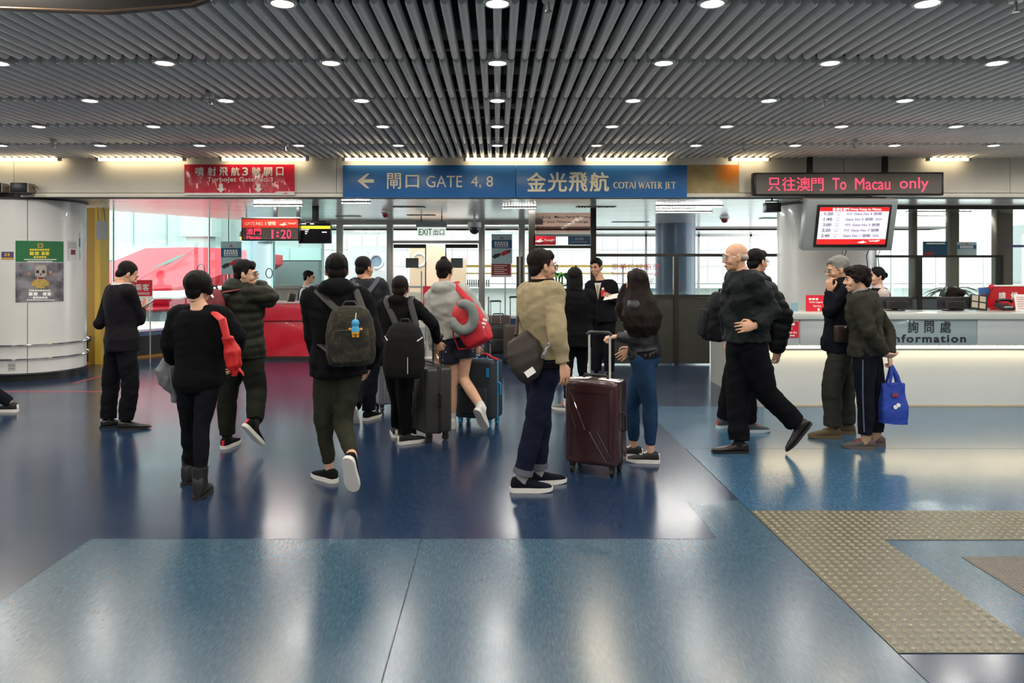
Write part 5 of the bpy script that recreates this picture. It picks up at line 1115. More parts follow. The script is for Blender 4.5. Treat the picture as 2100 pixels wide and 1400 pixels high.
def person(label, d, yaw, H, pel, neck, head, hyaw, hpitch, arms, legs, top, bot, shoes, hair, hmat, skin=0, feat=(), sleeve=None, hscale=1., hroll=0):
    s = H/1.70; cam_w = lambda q: W(q[0], q[1], d+(q[2] if len(q) > 2 else 0))
    P, N, Hd = cam_w(pel), cam_w(neck), cam_w(head)
    root = thing('person', label, 'person', (P.x, P.y, 0)); org = np.array(root.location)
    y = math.radians(yaw); f = Vector((math.sin(y), math.cos(y), 0)); r = Vector((math.cos(y), -math.sin(y), 0)); up = (N-P).normalized()
    f = (f-up*f.dot(up)).normalized(); r = up.cross(f)*-1; r = f.cross(up)
    tl = (N-P).length
    sh = {1: N-up*.055*s+r*.168*s*top.get('shw', 1), -1: N-up*.055*s-r*.168*s*top.get('shw', 1)}
    hp = {1: P+r*.085*s, -1: P-r*.085*s}
    EL = {1: cam_w(arms[0]), -1: cam_w(arms[2])}; WR = {1: cam_w(arms[1]), -1: cam_w(arms[3])}     # right elbow, right wrist, left elbow, left wrist
    def ank(q):
        if q[0] == 'F': c = W(q[1], 0, FD(q[2])); return Vector((c.x, c.y, .088*s*shoes.get('k', 1.)))
        return cam_w(q)
    AN = {1: ank(legs[1]), -1: ank(legs[4])}; FT = {1: legs[2], -1: legs[5]}
    def kne(q, side): return cam_w(q) if len(q) > 2 else W(q[0], q[1], (hp[side].y+AN[side].y)/2)
    KN = {1: kne(legs[0], 1), -1: kne(legs[3], -1)}
    def torso(mb, add, t0, t1=1.04, bulk=1.):
        R = ((-.20,.105,.095),(-.10,.160,.118),(0,.168,.122),(.2,.150,.106),(.4,.150,.108),(.6,.163,.116),(.76,.172,.114),(.88,.160,.100),(.96,.110,.085),(1.03,.066,.068))
        rg = []
        for t, a, b in R:
            if t < t0 or t > t1: continue
            rg.append((P+up*tl*t, r*(a*s*bulk+add), f*(b*s*bulk+add)))
        mb.loft(rg, n=26, e=2.3)
    arm_r = (.054, .047, .043, .036, .028); leg_r = (.088, .078, .058, .056, .040)
    def limb(mb, A, B, C, ra, add=0, mul=1., end=1.):
        C2 = B+(C-B)*end; pts = [A, A.lerp(B, .5), B, B.lerp(C2, .45), C2]
        rr = [x*s*mul+add for x in ra]; mb.tube(pts, rr, 14); mb.ell(A, (rr[0],)*3, n=12); mb.ell(B, (rr[2],)*3, n=12)
    # ---- continuous body
    bb = MB(); torso(bb, 0, -1, 1.04, .93)
    full = not bot.get('shorts')
    for q in (1, -1):
        limb(bb, sh[q], EL[q], WR[q], arm_r, 0, .88); limb(bb, hp[q], KN[q], AN[q], leg_r if not full else (.076,.066,.048,.044,.034))
        RF = rot(*FT[q]).to_3x3(); fd = RF @ Vector((0, 1, 0)); dn = RF @ Vector((0, 0, -1))
        bb.tube([AN[q], AN[q]+fd*.04*s+dn*.048*s, AN[q]+fd*.10*s+dn*.060*s], [.032*s, .022*s, .014*s], 8)
    bb.tube([N-up*.06, N, Hd+rot(hyaw, hpitch).to_3x3() @ Vector((0,-.03,-.09))], [.075*s, .060*s, .054*s], 14)
    geos = [remesh(bb, .014, 3)]
    HM = Matrix.Translation(Hd) @ rot(hyaw, hpitch, hroll) @ Matrix.Scale(s**.35*hscale, 4); geos.append(xf(HEAD, HM))
    hposes = arms[4]
    for q, (pose, hdir, hpal) in zip((1, -1), hposes):
        dv = (Vector(hdir) if hdir else (WR[q]-EL[q])).normalized(); pn = Vector(hpal) if hpal else -r*q
        z = -(pn-dv*pn.dot(dv)).normalized(); x = dv.cross(z); k = s**.6
        Mh = Matrix((x*k*(-1 if q == 1 else 1), dv*k, z*k)).transposed().to_4x4(); Mh.translation = WR[q]
        geos.append(xf(HANDS[pose], Mh))
    V, F = cat(geos); body = link('body', quads('body', V-org, F), M_skin[skin], root)
    # ---- top garment
    seed = hash_n(label); tb = MB(); add = top.get('add', .018); hem = top.get('hem', -.10)
    torso(tb, add, hem-.001, 1.04 if not top.get('crew') else 1.0, top.get('bulk', 1.))
    if hem < -.2: tb.loft([(P+up*tl*hem, r*(.17*s+add), f*(.125*s+add)), (P, r*(.172*s+add), f*(.126*s+add))], n=24, e=2.3)
    sl_add = top.get('sadd', .014)
    if not top.get('vest'):
        for q in (1, -1):
            limb(tb, sh[q]-up*.005, EL[q], WR[q], arm_r, sl_add, 1., top.get('send', .97)); tb.tube([N-up*.04, sh[q]], [.07*s, .062*s+sl_add], 12)
            if top.get('puff'):
                for u in np.linspace(.15, .95, 5): tb.ell(sh[q].lerp(EL[q], u), (.062*s+sl_add,)*3, n=10); tb.ell(EL[q].lerp(WR[q], u*.9), (.05*s+sl_add,)*3, n=10)
    if top.get('collar'):
        c = top['collar']; tb.loft([(N-up*.05+f*.012, r*(.078*s+.012), f*(.078*s+.012)), (N+up*c+f*.012, r*(.066*s+.012), f*(.070*s+.012))], n=18)
    if top.get('hood'):
        h_ = top['hood']; tb.ell(N-f*.075*s+up*.005, (.105*s*h_, .062*s*h_, .06*s*h_), rot(yaw, 20).to_3x3(), n=16); tb.tube([N+r*.075*s+up*.02-f*.01, N+r*.06*s+f*.06*s-up*.03], .035*s*h_, 10); tb.tube([N-r*.075*s+up*.02-f*.01, N-r*.06*s+f*.06*s-up*.03], .035*s*h_, 10)
    for x in top.get('extra', ()): tb.ell(cam_w(x[0]), x[1], rot(yaw).to_3x3(), n=14)
    Vt, Ft = remesh(tb, .0125, 3)
    Vt = wrinkle(Vt, Ft, top.get('wr', .007)*1.7, seed, 1.0, (1, 1, 1.3))
    if top.get('puff'): Vt = Vt+vnormals(Vt, Ft)*(.010*np.abs(np.sin(Vt[:, 2]*math.pi/.075+.4*np.sin(Vt[:, 0]*14))))[:, None]
    tob = link(top.get('name', 'jacket'), quads('jacket', Vt-org, Ft), top['m'], root)
    if top.get('bands'):
        zc, m2, mm = top['bands']
        for k in range(3):
            t = hem+.015+k*.028; c = P+up*tl*t; w_ = np.interp(t, [-.10, 0, .2], [.160, .168, .150]); b_ = np.interp(t, [-.10, 0, .2], [.118, .122, .106])
            MB().tube([c+r*(w_*s*top.get('bulk', 1)+add+.003)*math.copysign(abs(math.cos(a))**.87, math.cos(a))+f*(b_*s*top.get('bulk', 1)+add+.003)*math.copysign(abs(math.sin(a))**.87, math.sin(a))-Vector(org) for a in np.linspace(0, 2*math.pi, 40, endpoint=False)], .006, 6, True).build('hem_band', mm, tob)
    if top.get('inner'):       # shirt under an open jacket, with sleeves for a vest
        ib = MB(); torso(ib, .010, .0, 1.04)
        for q in (1, -1): limb(ib, sh[q], EL[q], WR[q], arm_r, .016, 1., .93)
        ib.loft([(N-up*.03+f*.01, r*.075*s, f*.075*s), (N+up*.055+f*.012, r*.068*s, f*.070*s)], n=16)
        Vi, Fi = remesh(ib, .013, 3); Vi = wrinkle(Vi, Fi, .005, seed+3); link('shirt', quads('shirt', Vi-org, Fi), top['inner'], root)
    # ---- trousers
    pb = MB(); ba = bot.get('add', .012); rg = []
    for t, a, b in ((-.20,.100,.092),(-.10,.158,.116),(0,.166,.120),(.12,.152,.108),(.2,.146,.10)): rg.append((P+up*tl*t, r*(a*s+ba*.7), f*(b*s+ba*.7)))
    pb.loft(rg, n=24, e=2.3)
    en = bot.get('end', 1.0)
    for q in (1, -1):
        A, B, C = hp[q], KN[q], AN[q]
        lr = bot.get('r', (.090, .082, .064, .058, .048)); rr = [x*s+ba for x in lr]
        if bot.get('shorts'):
            E_ = A.lerp(B, bot['shorts']); pb.tube([A, A.lerp(E_, .5), E_], [rr[0], rr[0]*1.06, rr[0]*1.1], 16); pb.ell(A, (rr[0],)*3, n=12)
        else:
            E_ = B+(C-B)*en; pb.tube([A, A.lerp(B, .5), B, B.lerp(E_, .4), B.lerp(E_, .8), E_], [rr[0], rr[1], rr[2], rr[3], (rr[3]+rr[4])/2, rr[4]], 16); pb.ell(A, (rr[0],)*3, n=12); pb.ell(B, (rr[2],)*3, n=12)
    Vp, Fp = remesh(pb, .0125, 3); Vp = wrinkle(Vp, Fp, bot.get('wr', .006)*1.7, seed+9, 1.0, (1, 1, 1.2))
    tro = link(bot.get('name', 'trousers'), quads('trousers', Vp-org, Fp), bot['m'], root)
    if bot.get('cuff'):
        for q in (1, -1):
            C = KN[q]+(AN[q]-KN[q])*en; dv = (AN[q]-KN[q]).normalized(); x = dv.orthogonal().normalized(); z = dv.cross(x); rr = bot.get('r', (0,0,0,0,.048))[4]*s+ba+.006
            MB().loft([(C-dv*.03-Vector(org), x*rr, z*rr), (C+dv*.012-Vector(org), x*rr, z*rr)], n=18).build('cuff', bot['cuff'], tro)
    # ---- shoes and socks
    for q in (1, -1):
        if shoes.get('sock'): MB().tube([AN[q]+(KN[q]-AN[q]).normalized()*shoes.get('sockh', .09)-Vector(org), AN[q]-Vector(org), AN[q]+rot(*FT[q]).to_3x3() @ Vector((0,.02,-.035))-Vector(org)], [.047*s, .043*s, .040*s], 14).build('sock', shoes['sock'], root)
        shoe(root, org, AN[q], FT[q][0], FT[q][1], shoes['kind'], shoes['m'], shoes['sole'], s*shoes.get('k', 1.), shoes.get('acc'))
    # ---- hair and face
    Vh, Fh = get_hair(hair, seed); Vh, Fh = xf((Vh, Fh), HM); link('hair', quads('hair', Vh-org, Fh), hmat, root)
    HL = Matrix.Translation(-Vector(org)) @ HM
    def fpart(nm, mb, m, par=root): mb.v = [HL @ Vector(v) for v in mb.v]; return mb.build(nm, m, par, smooth=50)
    if 'face' in feat:
        for q in (-1, 1):
            e = fpart('eye', MB().ell((q*.031,.071,-.001), (.0145,.014,.0075), n=12), M_eyew); fpart('iris', MB().ell((q*.031,.0815,-.001), (.0052,.004,.0055), n=10), M_iris, e)
            fpart('eyelid', MB().tube([(q*.015,.082,.002),(q*.030,.087,.0075),(q*.047,.076,.002)], .0028, 6), M_brow)
            fpart('eyebrow', MB().tube([(q*.012,.0905,.022),(q*.030,.088,.027),(q*.051,.073,.021)], [.003,.0045,.0025], 6), hmat if hair != 'bald' else M_hairw)
        fpart('lips', MB().ell((0,.0905,-.0665), (.020,.007,.0065), n=12), M_lip)
    if 'glasses' in feat or 'thin' in feat:
        g = MB(); gt = .0022 if 'glasses' in feat else .0013
        for q in (-1, 1):
            g.tube([(q*.033+.024*math.cos(a), .098-.006*abs(math.cos(a)), -.004+.018*math.sin(a)) for a in np.linspace(0, 2*math.pi, 18, endpoint=False)], gt, 6, True); g.tube([(q*.056,.092,.002),(q*.078,.06,.004),(q*.082,-.01,.006),(q*.08,-.025,-.01)], gt, 6)
        g.tube([(-.010,.100,.002),(.010,.100,.002)], .0022, 6); go = fpart('glasses', g, M_gls if 'glasses' in feat else M_steel)
        for q in (-1, 1): fpart('lens', MB().prism([(q*.033+.023*math.cos(a), -.004+.017*math.sin(a)) for a in np.linspace(0, 2*math.pi, 16, endpoint=False)], lambda u, v, w: (u, .094+.001*w, v)), M_lensg, go)
    root['_n'] = 0; del root['_n']
    return root, dict(P=P, N=N, Hd=Hd, f=f, r=r, up=up, sh=sh, EL=EL, WR=WR, AN=AN, KN=KN, org=Vector(org), s=s, body=body, top=tob, bot=tro, HM=HM, hp=hp, tl=tl)
def hash_n(s): return sum((i+1)*ord(c) for i, c in enumerate(s)) % 9973
def basis(c, x, y, z):
    M = Matrix((Vector(x).normalized(), Vector(y).normalized(), Vector(z).normalized())).transposed().to_4x4(); M.translation = c; return M
# ------------------------------------------------------------------ bags worn or carried
def ribbon(P, side, w, th=.006):
    P = [Vector(p) for p in P]; rg = []
    for i, p in enumerate(P):
        t = (P[min(i+1, len(P)-1)]-P[max(i-1, 0)]).normalized(); sd = Vector(side); sd = (sd-t*sd.dot(t)).normalized(); n = t.cross(sd); rg.append((p, sd*w/2, n*th))
    return MB().loft(rg, n=10, e=3)
def backpack(label, J, c, w, h, dp, m, m2, wr=.006, strap_m=None, tilt=0, straps=(1, -1), pocket=True, lower=.25, name='backpack'):
    f, r, up = J['f'], J['r'], J['up']; s = J['s']; t = thing(name, label, 'backpack', c); o = Vector(c)
    if tilt:
        R = Matrix.Rotation(math.radians(tilt), 3, f); rr, uu = R @ r, R @ up
    else: rr, uu = r, up
    rg = [(z, a, b) for z, a, b in ((-.5,.36,.30),(-.46,.46,.44),(-.3,.50,.5),(0,.5,.5),(.25,.46,.44),(.40,.38,.34),(.48,.26,.22),(.5,.12,.1))]
    mb = MB().loft([(o+uu*h*z, rr*w*a, f*dp*b) for z, a, b in rg], n=24, e=3.2)
    body = soft('bag_body', mb, .011, m, t, o, 4, wr, hash_n(label))
    if pocket:
        pb = MB().loft([(o-f*dp*.42+uu*h*z, rr*w*a, f*dp*b) for z, a, b in ((-.44,.30,.10),(-.40,.38,.16),(-.1,.40,.2),(.08,.36,.16),(.12,.28,.08))], n=20, e=3.2); soft('front_pocket', pb, .011, m, t, o, 3, wr*.6, 4)
        MB().tube([o-f*dp*.60+uu*h*.10+rr*w*x-o for x in np.linspace(-.32, .32, 7)], .005, 6).build('zipper', m2, t)
    MB().tube([o+uu*h*.47-rr*.05-o+f*.02, o+uu*h*.55-o-rr*.03+f*.02, o+uu*h*.55-o+rr*.03+f*.02, o+uu*h*.47+rr*.05-o+f*.02], .009, 8).build('grab_handle', m2, t)
    for q in straps:
        S = J['sh'][q]-r*q*.045*s
        pts = [o+uu*h*.42+rr*q*w*.25+f*dp*.35, S-f*.07+up*.045, S+up*.085, S+f*.085+up*.03, S+f*.135-up*.09, S+f*.12-up*.20+r*q*.02, S+r*q*.035-up*.30+f*.03, o-uu*h*lower+rr*q*w*.42+f*dp*.3]
        ribbon([p-o for p in pts], r, .055, .008).build('shoulder_strap', strap_m or m2, t, smooth=60)
    return t, o, rr, uu

JK = lambda m, **k: dict(m=m, **k)
RX = ('relax', None, None)
# 1 man in dark suit reading a phone
p1, J1 = person('man in dark suit standing by left column looking down at phone', 7.2, 38, 1.72, (249, 692), (246, 586), (262, 562, .05), 52, -32,
    ((287, 656, .05), (291, 636, .28), (203, 664, .05), (277, 640, .33), (('hold', (.3, .3, .5), (-.6, .2, .3)), ('hold', (.8, .1, .3), (0, -.2, 1)))),
    ((268, 792), ('F', 258, 880), (78, 0), (227, 788), ('F', 222, 876), (55, 0)),
    JK(cloth('suit_black', '#17151a', .2, .8), name='suit_jacket', hem=-.26, add=.022, sadd=.016, wr=.004, collar=.01, shw=1.08), dict(m=cloth('suit_trouser', '#131318', .2, .8), add=.014, r=(.092,.084,.070,.066,.062), end=1.0),
    dict(kind='dress', m=mat('black_leather', '#121010', .3, coat=.3), sole=M_solek), 'crop', M_hair, 0, ('face',))
fl_ = J1; MB().loft([(J1['N']+J1['up']*-.025+J1['f']*.012-J1['org'], J1['r']*.100, J1['f']*.100), (J1['N']+J1['up']*.028+J1['f']*.014-J1['org'], J1['r']*.084, J1['f']*.086)], n=20).build('shirt_collar', mat('white_shirt', '#cfcfd2', .7), p1)
ph = thing('phone', 'smartphone held by the suited man', 'phone', J1['WR'][1]+Vector((.055, .02, .065)))
Mp = rot(60, 35).to_3x3().to_4x4(); MB().box(-.037, .037, -.07, .07, -.004, .004, Mp).build('case', M_black, ph, bevel=.003); MB().box(-.033, .033, -.064, .064, .004, .005, Mp).build('screen', mat('phone_glow', '#9fb0c0', .2, emit=.4), ph)
# 2 woman with bowl cut and black sweater
p2, J2 = person('short-haired person in black sweater and boots walking away', 5.25, 4, 1.58, (407, 774), (411, 630), (409, 588, .02), 14, -4,
    ((487, 690, .02), (478, 742, .22), (345, 706, .0), (352, 752, .12), (('relax', None, None), ('grip', None, None))),
    ((414, 868), ('F', 411, 1019), (-6, 0), (388, 868), ('F', 389, 990), (4, 0)),
    JK(cloth('black_knit', '#0e0f12', .5), name='sweater', hem=-.20, add=.030, sadd=.026, wr=.006, crew=1, shw=1.06), dict(m=cloth('black_jeans', '#101216', .3), add=.008, r=(.094,.080,.058,.052,.042)),
    dict(kind='boot', m=mat('boot_leather', '#191a1c', .5, bump=.2, bscale=40), sole=M_solek, k=1.05), 'bowl', M_hair, 1, ())
o = Vector(J2['WR'][-1]); hj = thing('held_jacket', 'grey quilted jacket carried in left hand of the person in black', 'jacket', o)
mb = MB().tube([o+Vector((.0,-.02,.06)), o+Vector((-.03,-.03,-.02)), o+Vector((-.01,-.02,-.10)), o+Vector((.035,0,-.19)), o+Vector((.03,0,-.27))], [.05,.075,.07,.062,.045], 14).tube([o+Vector((-.02,.05,.02)), o+Vector((-.05,.06,-.08))], [.06,.04], 12)
soft('jacket_cloth', mb, .011, cloth('grey_quilt', '#6f7276', .5, .6), hj, o, 3, .016, 2, 1.1)
MB().tube([(.02,-.075,.0),(.035,-.085,-.1),(.05,-.07,-.22)], .004, 6).build('zipper', M_steel, hj)
rb_ = thing('red_bag', 'bright red crumpled shoulder bag on the person in black sweater', 'bag', W(478, 720, 5.08)); o = Vector(rb_.location); S = J2['sh'][1]
M_rw = mat('red_nylon', '#c01a18', .5, noise=.1, nscale=15, bump=.3, bscale=60)
ribbon([p-o for p in (S-J2['r']*.06+Vector((0,.09,.0)), S-J2['r']*.055+Vector((0,.02,.055)), S-J2['r']*.03+Vector((0,-.08,.02)), W(456, 655, 5.0), W(466, 695, 4.99))], J2['r'], .052, .008).build('strap', M_rw, rb_, smooth=60)
mb = MB().loft([(W(468, 690, 5.02), Vector((.045,0,0)), Vector((0,.035,0))), (W(478, 720, 5.05), Vector((.062,0,0)), Vector((0,.06,0))), (W(482, 750, 5.05), Vector((.06,0,0)), Vector((0,.06,0))), (W(480, 776, 5.05), Vector((.03,0,0)), Vector((0,.03,0)))], n=14)
soft('bag_body', mb, .010, M_rw, rb_, o, 2, .018, 5, 1.3)
MB().tube([W(490, 757, 4.98)-o, W(497, 764, 4.97)-o, W(500, 770, 4.97)-o], [.012,.008,.004], 6).build('cord_end', M_rw, rb_)
# 3 man in olive puffer
p3, J3 = person('man in dark olive puffer jacket with glasses, hand raised to face', 6.45, 42, 1.70, (498, 706), (495, 590), (505, 561, .02), 84, -6,
    ((551, 610, -.05), (532, 590, .16), (466, 672, .15), (478, 716, .3), (('relax', (-.7, .1, .35), (0, .6, -.6)), RX)),
    ((527, 800, -.02), (522, 868, -.24), (35, -48), (466, 806), ('F', 466, 917), (8, 0)),
    JK(cloth('olive_puffer', '#23251f', .3, .55), name='puffer_jacket', hem=-.24, add=.048, sadd=.034, wr=.008, puff=1, hood=1.25, collar=.02, shw=1.02), dict(m=cloth('olive_cargo', '#1d1f19', .4), add=.022, r=(.094,.086,.072,.066,.046), end=.95),
    dict(kind='sneaker', m=cloth('black_knit_shoe', '#131315', .4), sole=M_sole, acc=M_redprint, sock=mat('black_sock', '#0e0e10', .9)), 'short', M_hair, 1, ('face', 'glasses'))
b3, o, rr, uu = backpack('maroon rucksack with white edge on the man in puffer jacket', J3, J3['P']+J3['up']*J3['tl']*.58-J3['f']*.25-J3['r']*.03, .30, .42, .16, mat('maroon_canvas', '#6a1a22', .7, bump=.3, bscale=120), M_blk, strap_m=mat('maroon_canvas', '', 0))
MB().tube([rr*.15*x+uu*(.19-.05*x*x)-J3['f']*.07 for x in np.linspace(-1, 1, 9)], .008, 6).build('white_piping', M_whiteprint, b3)
# 4 clerk behind the red counter
p4, J4 = person('clerk in black vest and white shirt behind the red counter', 13.75, 88, 1.62, (622, 658), (627, 590), (634, 568), 86, -6,
    ((618, 622, -.12), (632, 618, -.30), (618, 622, .15), (638, 618, .1), (('flat', (1, -.1, 0), (0, 0, -1)), ('flat', (1, 0, 0), (0, 0, -1)))),
    ((626, 700), ('F', 624, 724), (88, 0), (622, 700), ('F', 620, 721), (88, 0)),
    JK(cloth('black_vest', '#151518', .2), name='vest', vest=1, hem=-.08, add=.020, wr=.003, inner=mat('white_shirt', '', 0)), dict(m=cloth('suit_trouser', '', 0)), dict(kind='dress', m=mat('black_leather', '', 0), sole=M_solek), 'short', M_hair, 1, ('face', 'glasses'))
# 5 man with camouflage backpack
p5, J5 = person('man in black hooded jacket carrying a camouflage backpack, walking away', 5.32, -12, 1.71, (694, 738), (690, 592), (690, 554, .02), -18, -4,
    ((772, 704, .02), (756, 752, .22), (643, 692, .02), (655, 744, .2), (RX, RX)),
    ((704, 868, -.02), (724, 942, -.34), (10, -66), (664, 860, .06), ('F', 676, 986), (-48, 0)),
    JK(cloth('black_hoodie', '#101114', .4), name='hooded_jacket', hem=-.22, add=.036, sadd=.030, wr=.009, hood=1.3, shw=1.05), dict(m=cloth('olive_jogger', '#2e3026', .4), add=.014, r=(.090,.076,.060,.050,.030), end=.86),
    dict(kind='sneaker', m=cloth('black_knit_shoe', '', 0), sole=M_sole), 'short', M_hair, 1, ())
mc = bpy.data.materials.new('camouflage_fabric'); mc.use_nodes = True; nt = mc.node_tree; tc = nt.nodes.new('ShaderNodeTexCoord'); nz = nt.nodes.new('ShaderNodeTexNoise'); nz.inputs['Scale'].default_value = 13; nz.inputs['Detail'].default_value = 2; nz.inputs['Distortion'].default_value = .8
rp = nt.nodes.new('ShaderNodeValToRGB'); rp.color_ramp.interpolation = 'CONSTANT'; e = rp.color_ramp.elements; e[0].color = (*lin('#15140f'), 1); e[1].position = .46; e[1].color = (*lin('#2c2816'), 1)
for p_, c_ in ((.54, '#1c1d12'), (.61, '#3d3620')): k = e.new(p_); k.color = (*lin(c_), 1)
nt.links.new(tc.outputs['Object'], nz.inputs['Vector']); nt.links.new(nz.outputs['Fac'], rp.inputs[0]); nt.links.new(rp.outputs[0], nt.nodes['Principled BSDF'].inputs['Base Color']); nt.nodes['Principled BSDF'].inputs['Roughness'].default_value = .8
b5, o, rr, uu = backpack('camouflage backpack with hanging toy charm', J5, W(719, 688, 5.06), .34, .42, .17, mc, M_blk, .006)
ch = thing('toy_charm', 'small light blue toy figure with orange legs hanging on the camouflage backpack', 'charm', W(729, 676, 4.905)); k = 4.9/FP
Mb = mat('charm_blue', '#3f9fd0', .5); Mo = mat('charm_orange', '#d8922c', .5)
MB().ell((0,0,14*k),(8*k,6*k,8*k)).build('hooded_head', Mb, ch); MB().loft([((0,0,8*k),(6*k,0,0),(0,5*k,0)),((0,0,0),(9*k,0,0),(0,6*k,0)),((0,0,-4*k),(9*k,0,0),(0,6*k,0))], n=14).build('shirt', Mb, ch)
MB().box(-7*k,7*k,-5*k,5*k,-9*k,-4*k).build('shorts', Mo, ch, bevel=.003)
for q in (-1, 1): MB().cyl((q*4*k,0,-9*k),(q*4*k,0,-15*k),3*k,n=10).build('leg', Mo, ch); MB().ell((q*11*k,0,1*k),(3.5*k,3*k,3*k)).build('hand', Mo, ch)
MB().cyl((0,0,22*k),(0,.02,34*k),.003,n=6).build('loop', M_steel, ch)
# 6 man in dark jacket farther on
p6, J6 = person('bearded man in dark grey jacket with backpack straps walking behind the boy', 7.75, 6, 1.72, (754, 680), (752, 575), (748, 549, .02), 40, -4,
    ((796, 628, .0), (794, 674, .16), (708, 640, .05), (716, 684, .2), (RX, RX)),
    ((760, 770), ('F', 756, 860), (25, 0), (742, 772, .05), (727, 834, -.3), (0, -55)),
    JK(cloth('charcoal_jacket', '#24262a', .3, .7), hem=-.18, add=.032, sadd=.026, wr=.007, collar=.03), dict(m=cloth('navy_trouser', '#12151e', .3), add=.016, r=(.09,.082,.068,.062,.056)),
    dict(kind='sneaker', m=cloth('black_knit_shoe', '', 0), sole=M_sole), 'crop', M_hair, 2, ('face',))
b6, o, rr, uu = backpack('dark backpack with grey straps on the man in charcoal jacket', J6, J6['P']+J6['up']*J6['tl']*.5-J6['f']*.24, .28, .36, .14, cloth('dark_pack', '#1b1c20', .4), cloth('grey_strap', '#4c5058', .4), strap_m=cloth('grey_strap', '', 0))
# 7 boy with suitcase
p7, J7 = person('boy in black hooded top pulling the charcoal suitcase', 6.65, 6, 1.50, (818, 726), (820, 616), (821, 591, .02), 4, -2,
    ((889, 664, -.03), (897, 702, .1), (786, 680, .0), (798, 722, .15), (('grip', (.3, .2, -.9), (0, 1, 0)), RX)),
    ((829, 822), ('F', 832, 909), (58, 0), (816, 820), ('F', 812, 894), (-12, 0)),
    JK(cloth('boy_black', '#0e0e10', .4), name='hooded_top', hem=-.22, add=.028, sadd=.022, wr=.007, hood=1.15), dict(m=cloth('boy_black_trouser', '#0c0c0d', .4), add=.016, r=(.09,.082,.066,.058,.048)),
    dict(kind='sneaker', m=mat('black_canvas', '#121212', .7), sole=M_sole, acc=M_whiteprint, k=1.1), 'crop', M_hairb, 2, ())
b7, o, rr, uu = backpack('black smooth backpack with small reflective strip on the boy', J7, W(829, 718, 6.42), .36, .49, .20, cloth('anthracite_pack', '#1c1c1c', .5, .7), M_blk, .002, pocket=False, straps=(1, -1))
MB().box(.04, .046, -.115, -.095, -.19, -.05).build('reflective_strip', M_lgrey, b7)
for q in (-1, 1): MB().tube([rr*q*.165+uu*.12-J7['f']*.03, rr*q*.13+uu*.09-J7['f']*.085], .006, 6).build('reflector', M_lgrey, b7)
# 8 girl in grey hoodie and shorts
ms = bpy.data.materials.new('navy_printed_shorts'); ms.use_nodes = True; nt = ms.node_tree; tc = nt.nodes.new('ShaderNodeTexCoord'); vo = nt.nodes.new('ShaderNodeTexVoronoi'); vo.inputs['Scale'].default_value = 17
mp = nt.nodes.new('ShaderNodeMapping'); mp.inputs['Scale'].default_value = (.75, .75, 1.5); mp.inputs['Rotation'].default_value = (0, .35, 0); nt.links.new(tc.outputs['Object'], mp.inputs[0]); nt.links.new(mp.outputs[0], vo.inputs['Vector'])
rp = nt.nodes.new('ShaderNodeValToRGB'); rp.color_ramp.interpolation = 'CONSTANT'; rp.color_ramp.elements[0].color = (*lin('#b8bcc4'), 1); rp.color_ramp.elements[1].position = .17; rp.color_ramp.elements[1].color = (*lin('#12162a'), 1)
nt.links.new(vo.outputs['Distance'], rp.inputs[0]); nt.links.new(rp.outputs[0], nt.nodes['Principled BSDF'].inputs['Base Color']); nt.nodes['Principled BSDF'].inputs['Roughness'].default_value = .85
p8, J8 = person('woman in light grey hoodie and patterned navy shorts stepping away', 7.25, 12, 1.68, (938, 690), (914, 590), (912, 555, .02), 16, 4,
    ((990, 656, .0), (976, 708, .12), (884, 660, .03), (890, 718, .1), (('grip', (0, .2, -1), (0, 1, 0)), RX)),
    ((950, 776, .02), (989, 838, -.26), (30, -52), (927, 794), ('F', 926, 876), (-10, 0)),
    JK(cloth('heather_grey', '#9c9e98', .5), name='hoodie', hem=-.09, add=.034, sadd=.026, wr=.007, hood=1.3), dict(m=ms, name='shorts', add=.024, shorts=.50),
    dict(kind='sneaker', m=mat('white_canvas', '#c4c4c0', .7), sole=M_sole, sock=mat('white_sock', '#d0d0cc', .8), sockh=.06), 'topbun', M_hair, 1, ())
b8, o, rr, uu = backpack('red backpack slung on right shoulder of the woman in grey hoodie', J8, W(966, 664, 6.98), .30, .44, .20, mat('red_pack', '#b81c2c', .6, noise=.06, nscale=10, bump=.3, bscale=80), mat('red_web', '', 0), .006, straps=(1,), tilt=-14)
for q in range(5): MB().box(.09, .13, -.12, -.10, .08-q*.035, .10-q*.035, Matrix.Rotation(.35, 4, 'Y')).build('white_print', M_whiteprint, b8)
ribbon([rr*-.14+uu*.14, rr*-.20-uu*.02-J8['f']*.02, rr*-.22-uu*.16, rr*-.14-uu*.2+J8['f']*.05], J8['f'], .03, .006).build('loose_strap', mat('red_web', '', 0), b8)
npw = thing('neck_pillow', 'grey curved neck pillow hanging on the red backpack', 'pillow', W(950, 650, 6.84)); k = 6.84/FP
mb = MB().tube([Vector((22*k*math.cos(a)*(1.0), -.01*math.sin(a*2), 27*k*math.sin(a))) for a in np.radians(np.linspace(100, -160, 16))], [9*k]+[11*k]*14+[9*k], 14)
for a in (100, -160): mb.ell((22*k*math.cos(math.radians(a)), 0, 27*k*math.sin(math.radians(a))), (9.5*k,)*3)
soft('cushion', mb, .009, cloth('pillow_grey', '#78807c', .4), npw, (0,0,0), 4, .003, 3); MB().cyl((0,.03,27*k),(.0,.0,36*k),.006,n=8).build('hang_loop', mat('red_web', '', 0), npw)
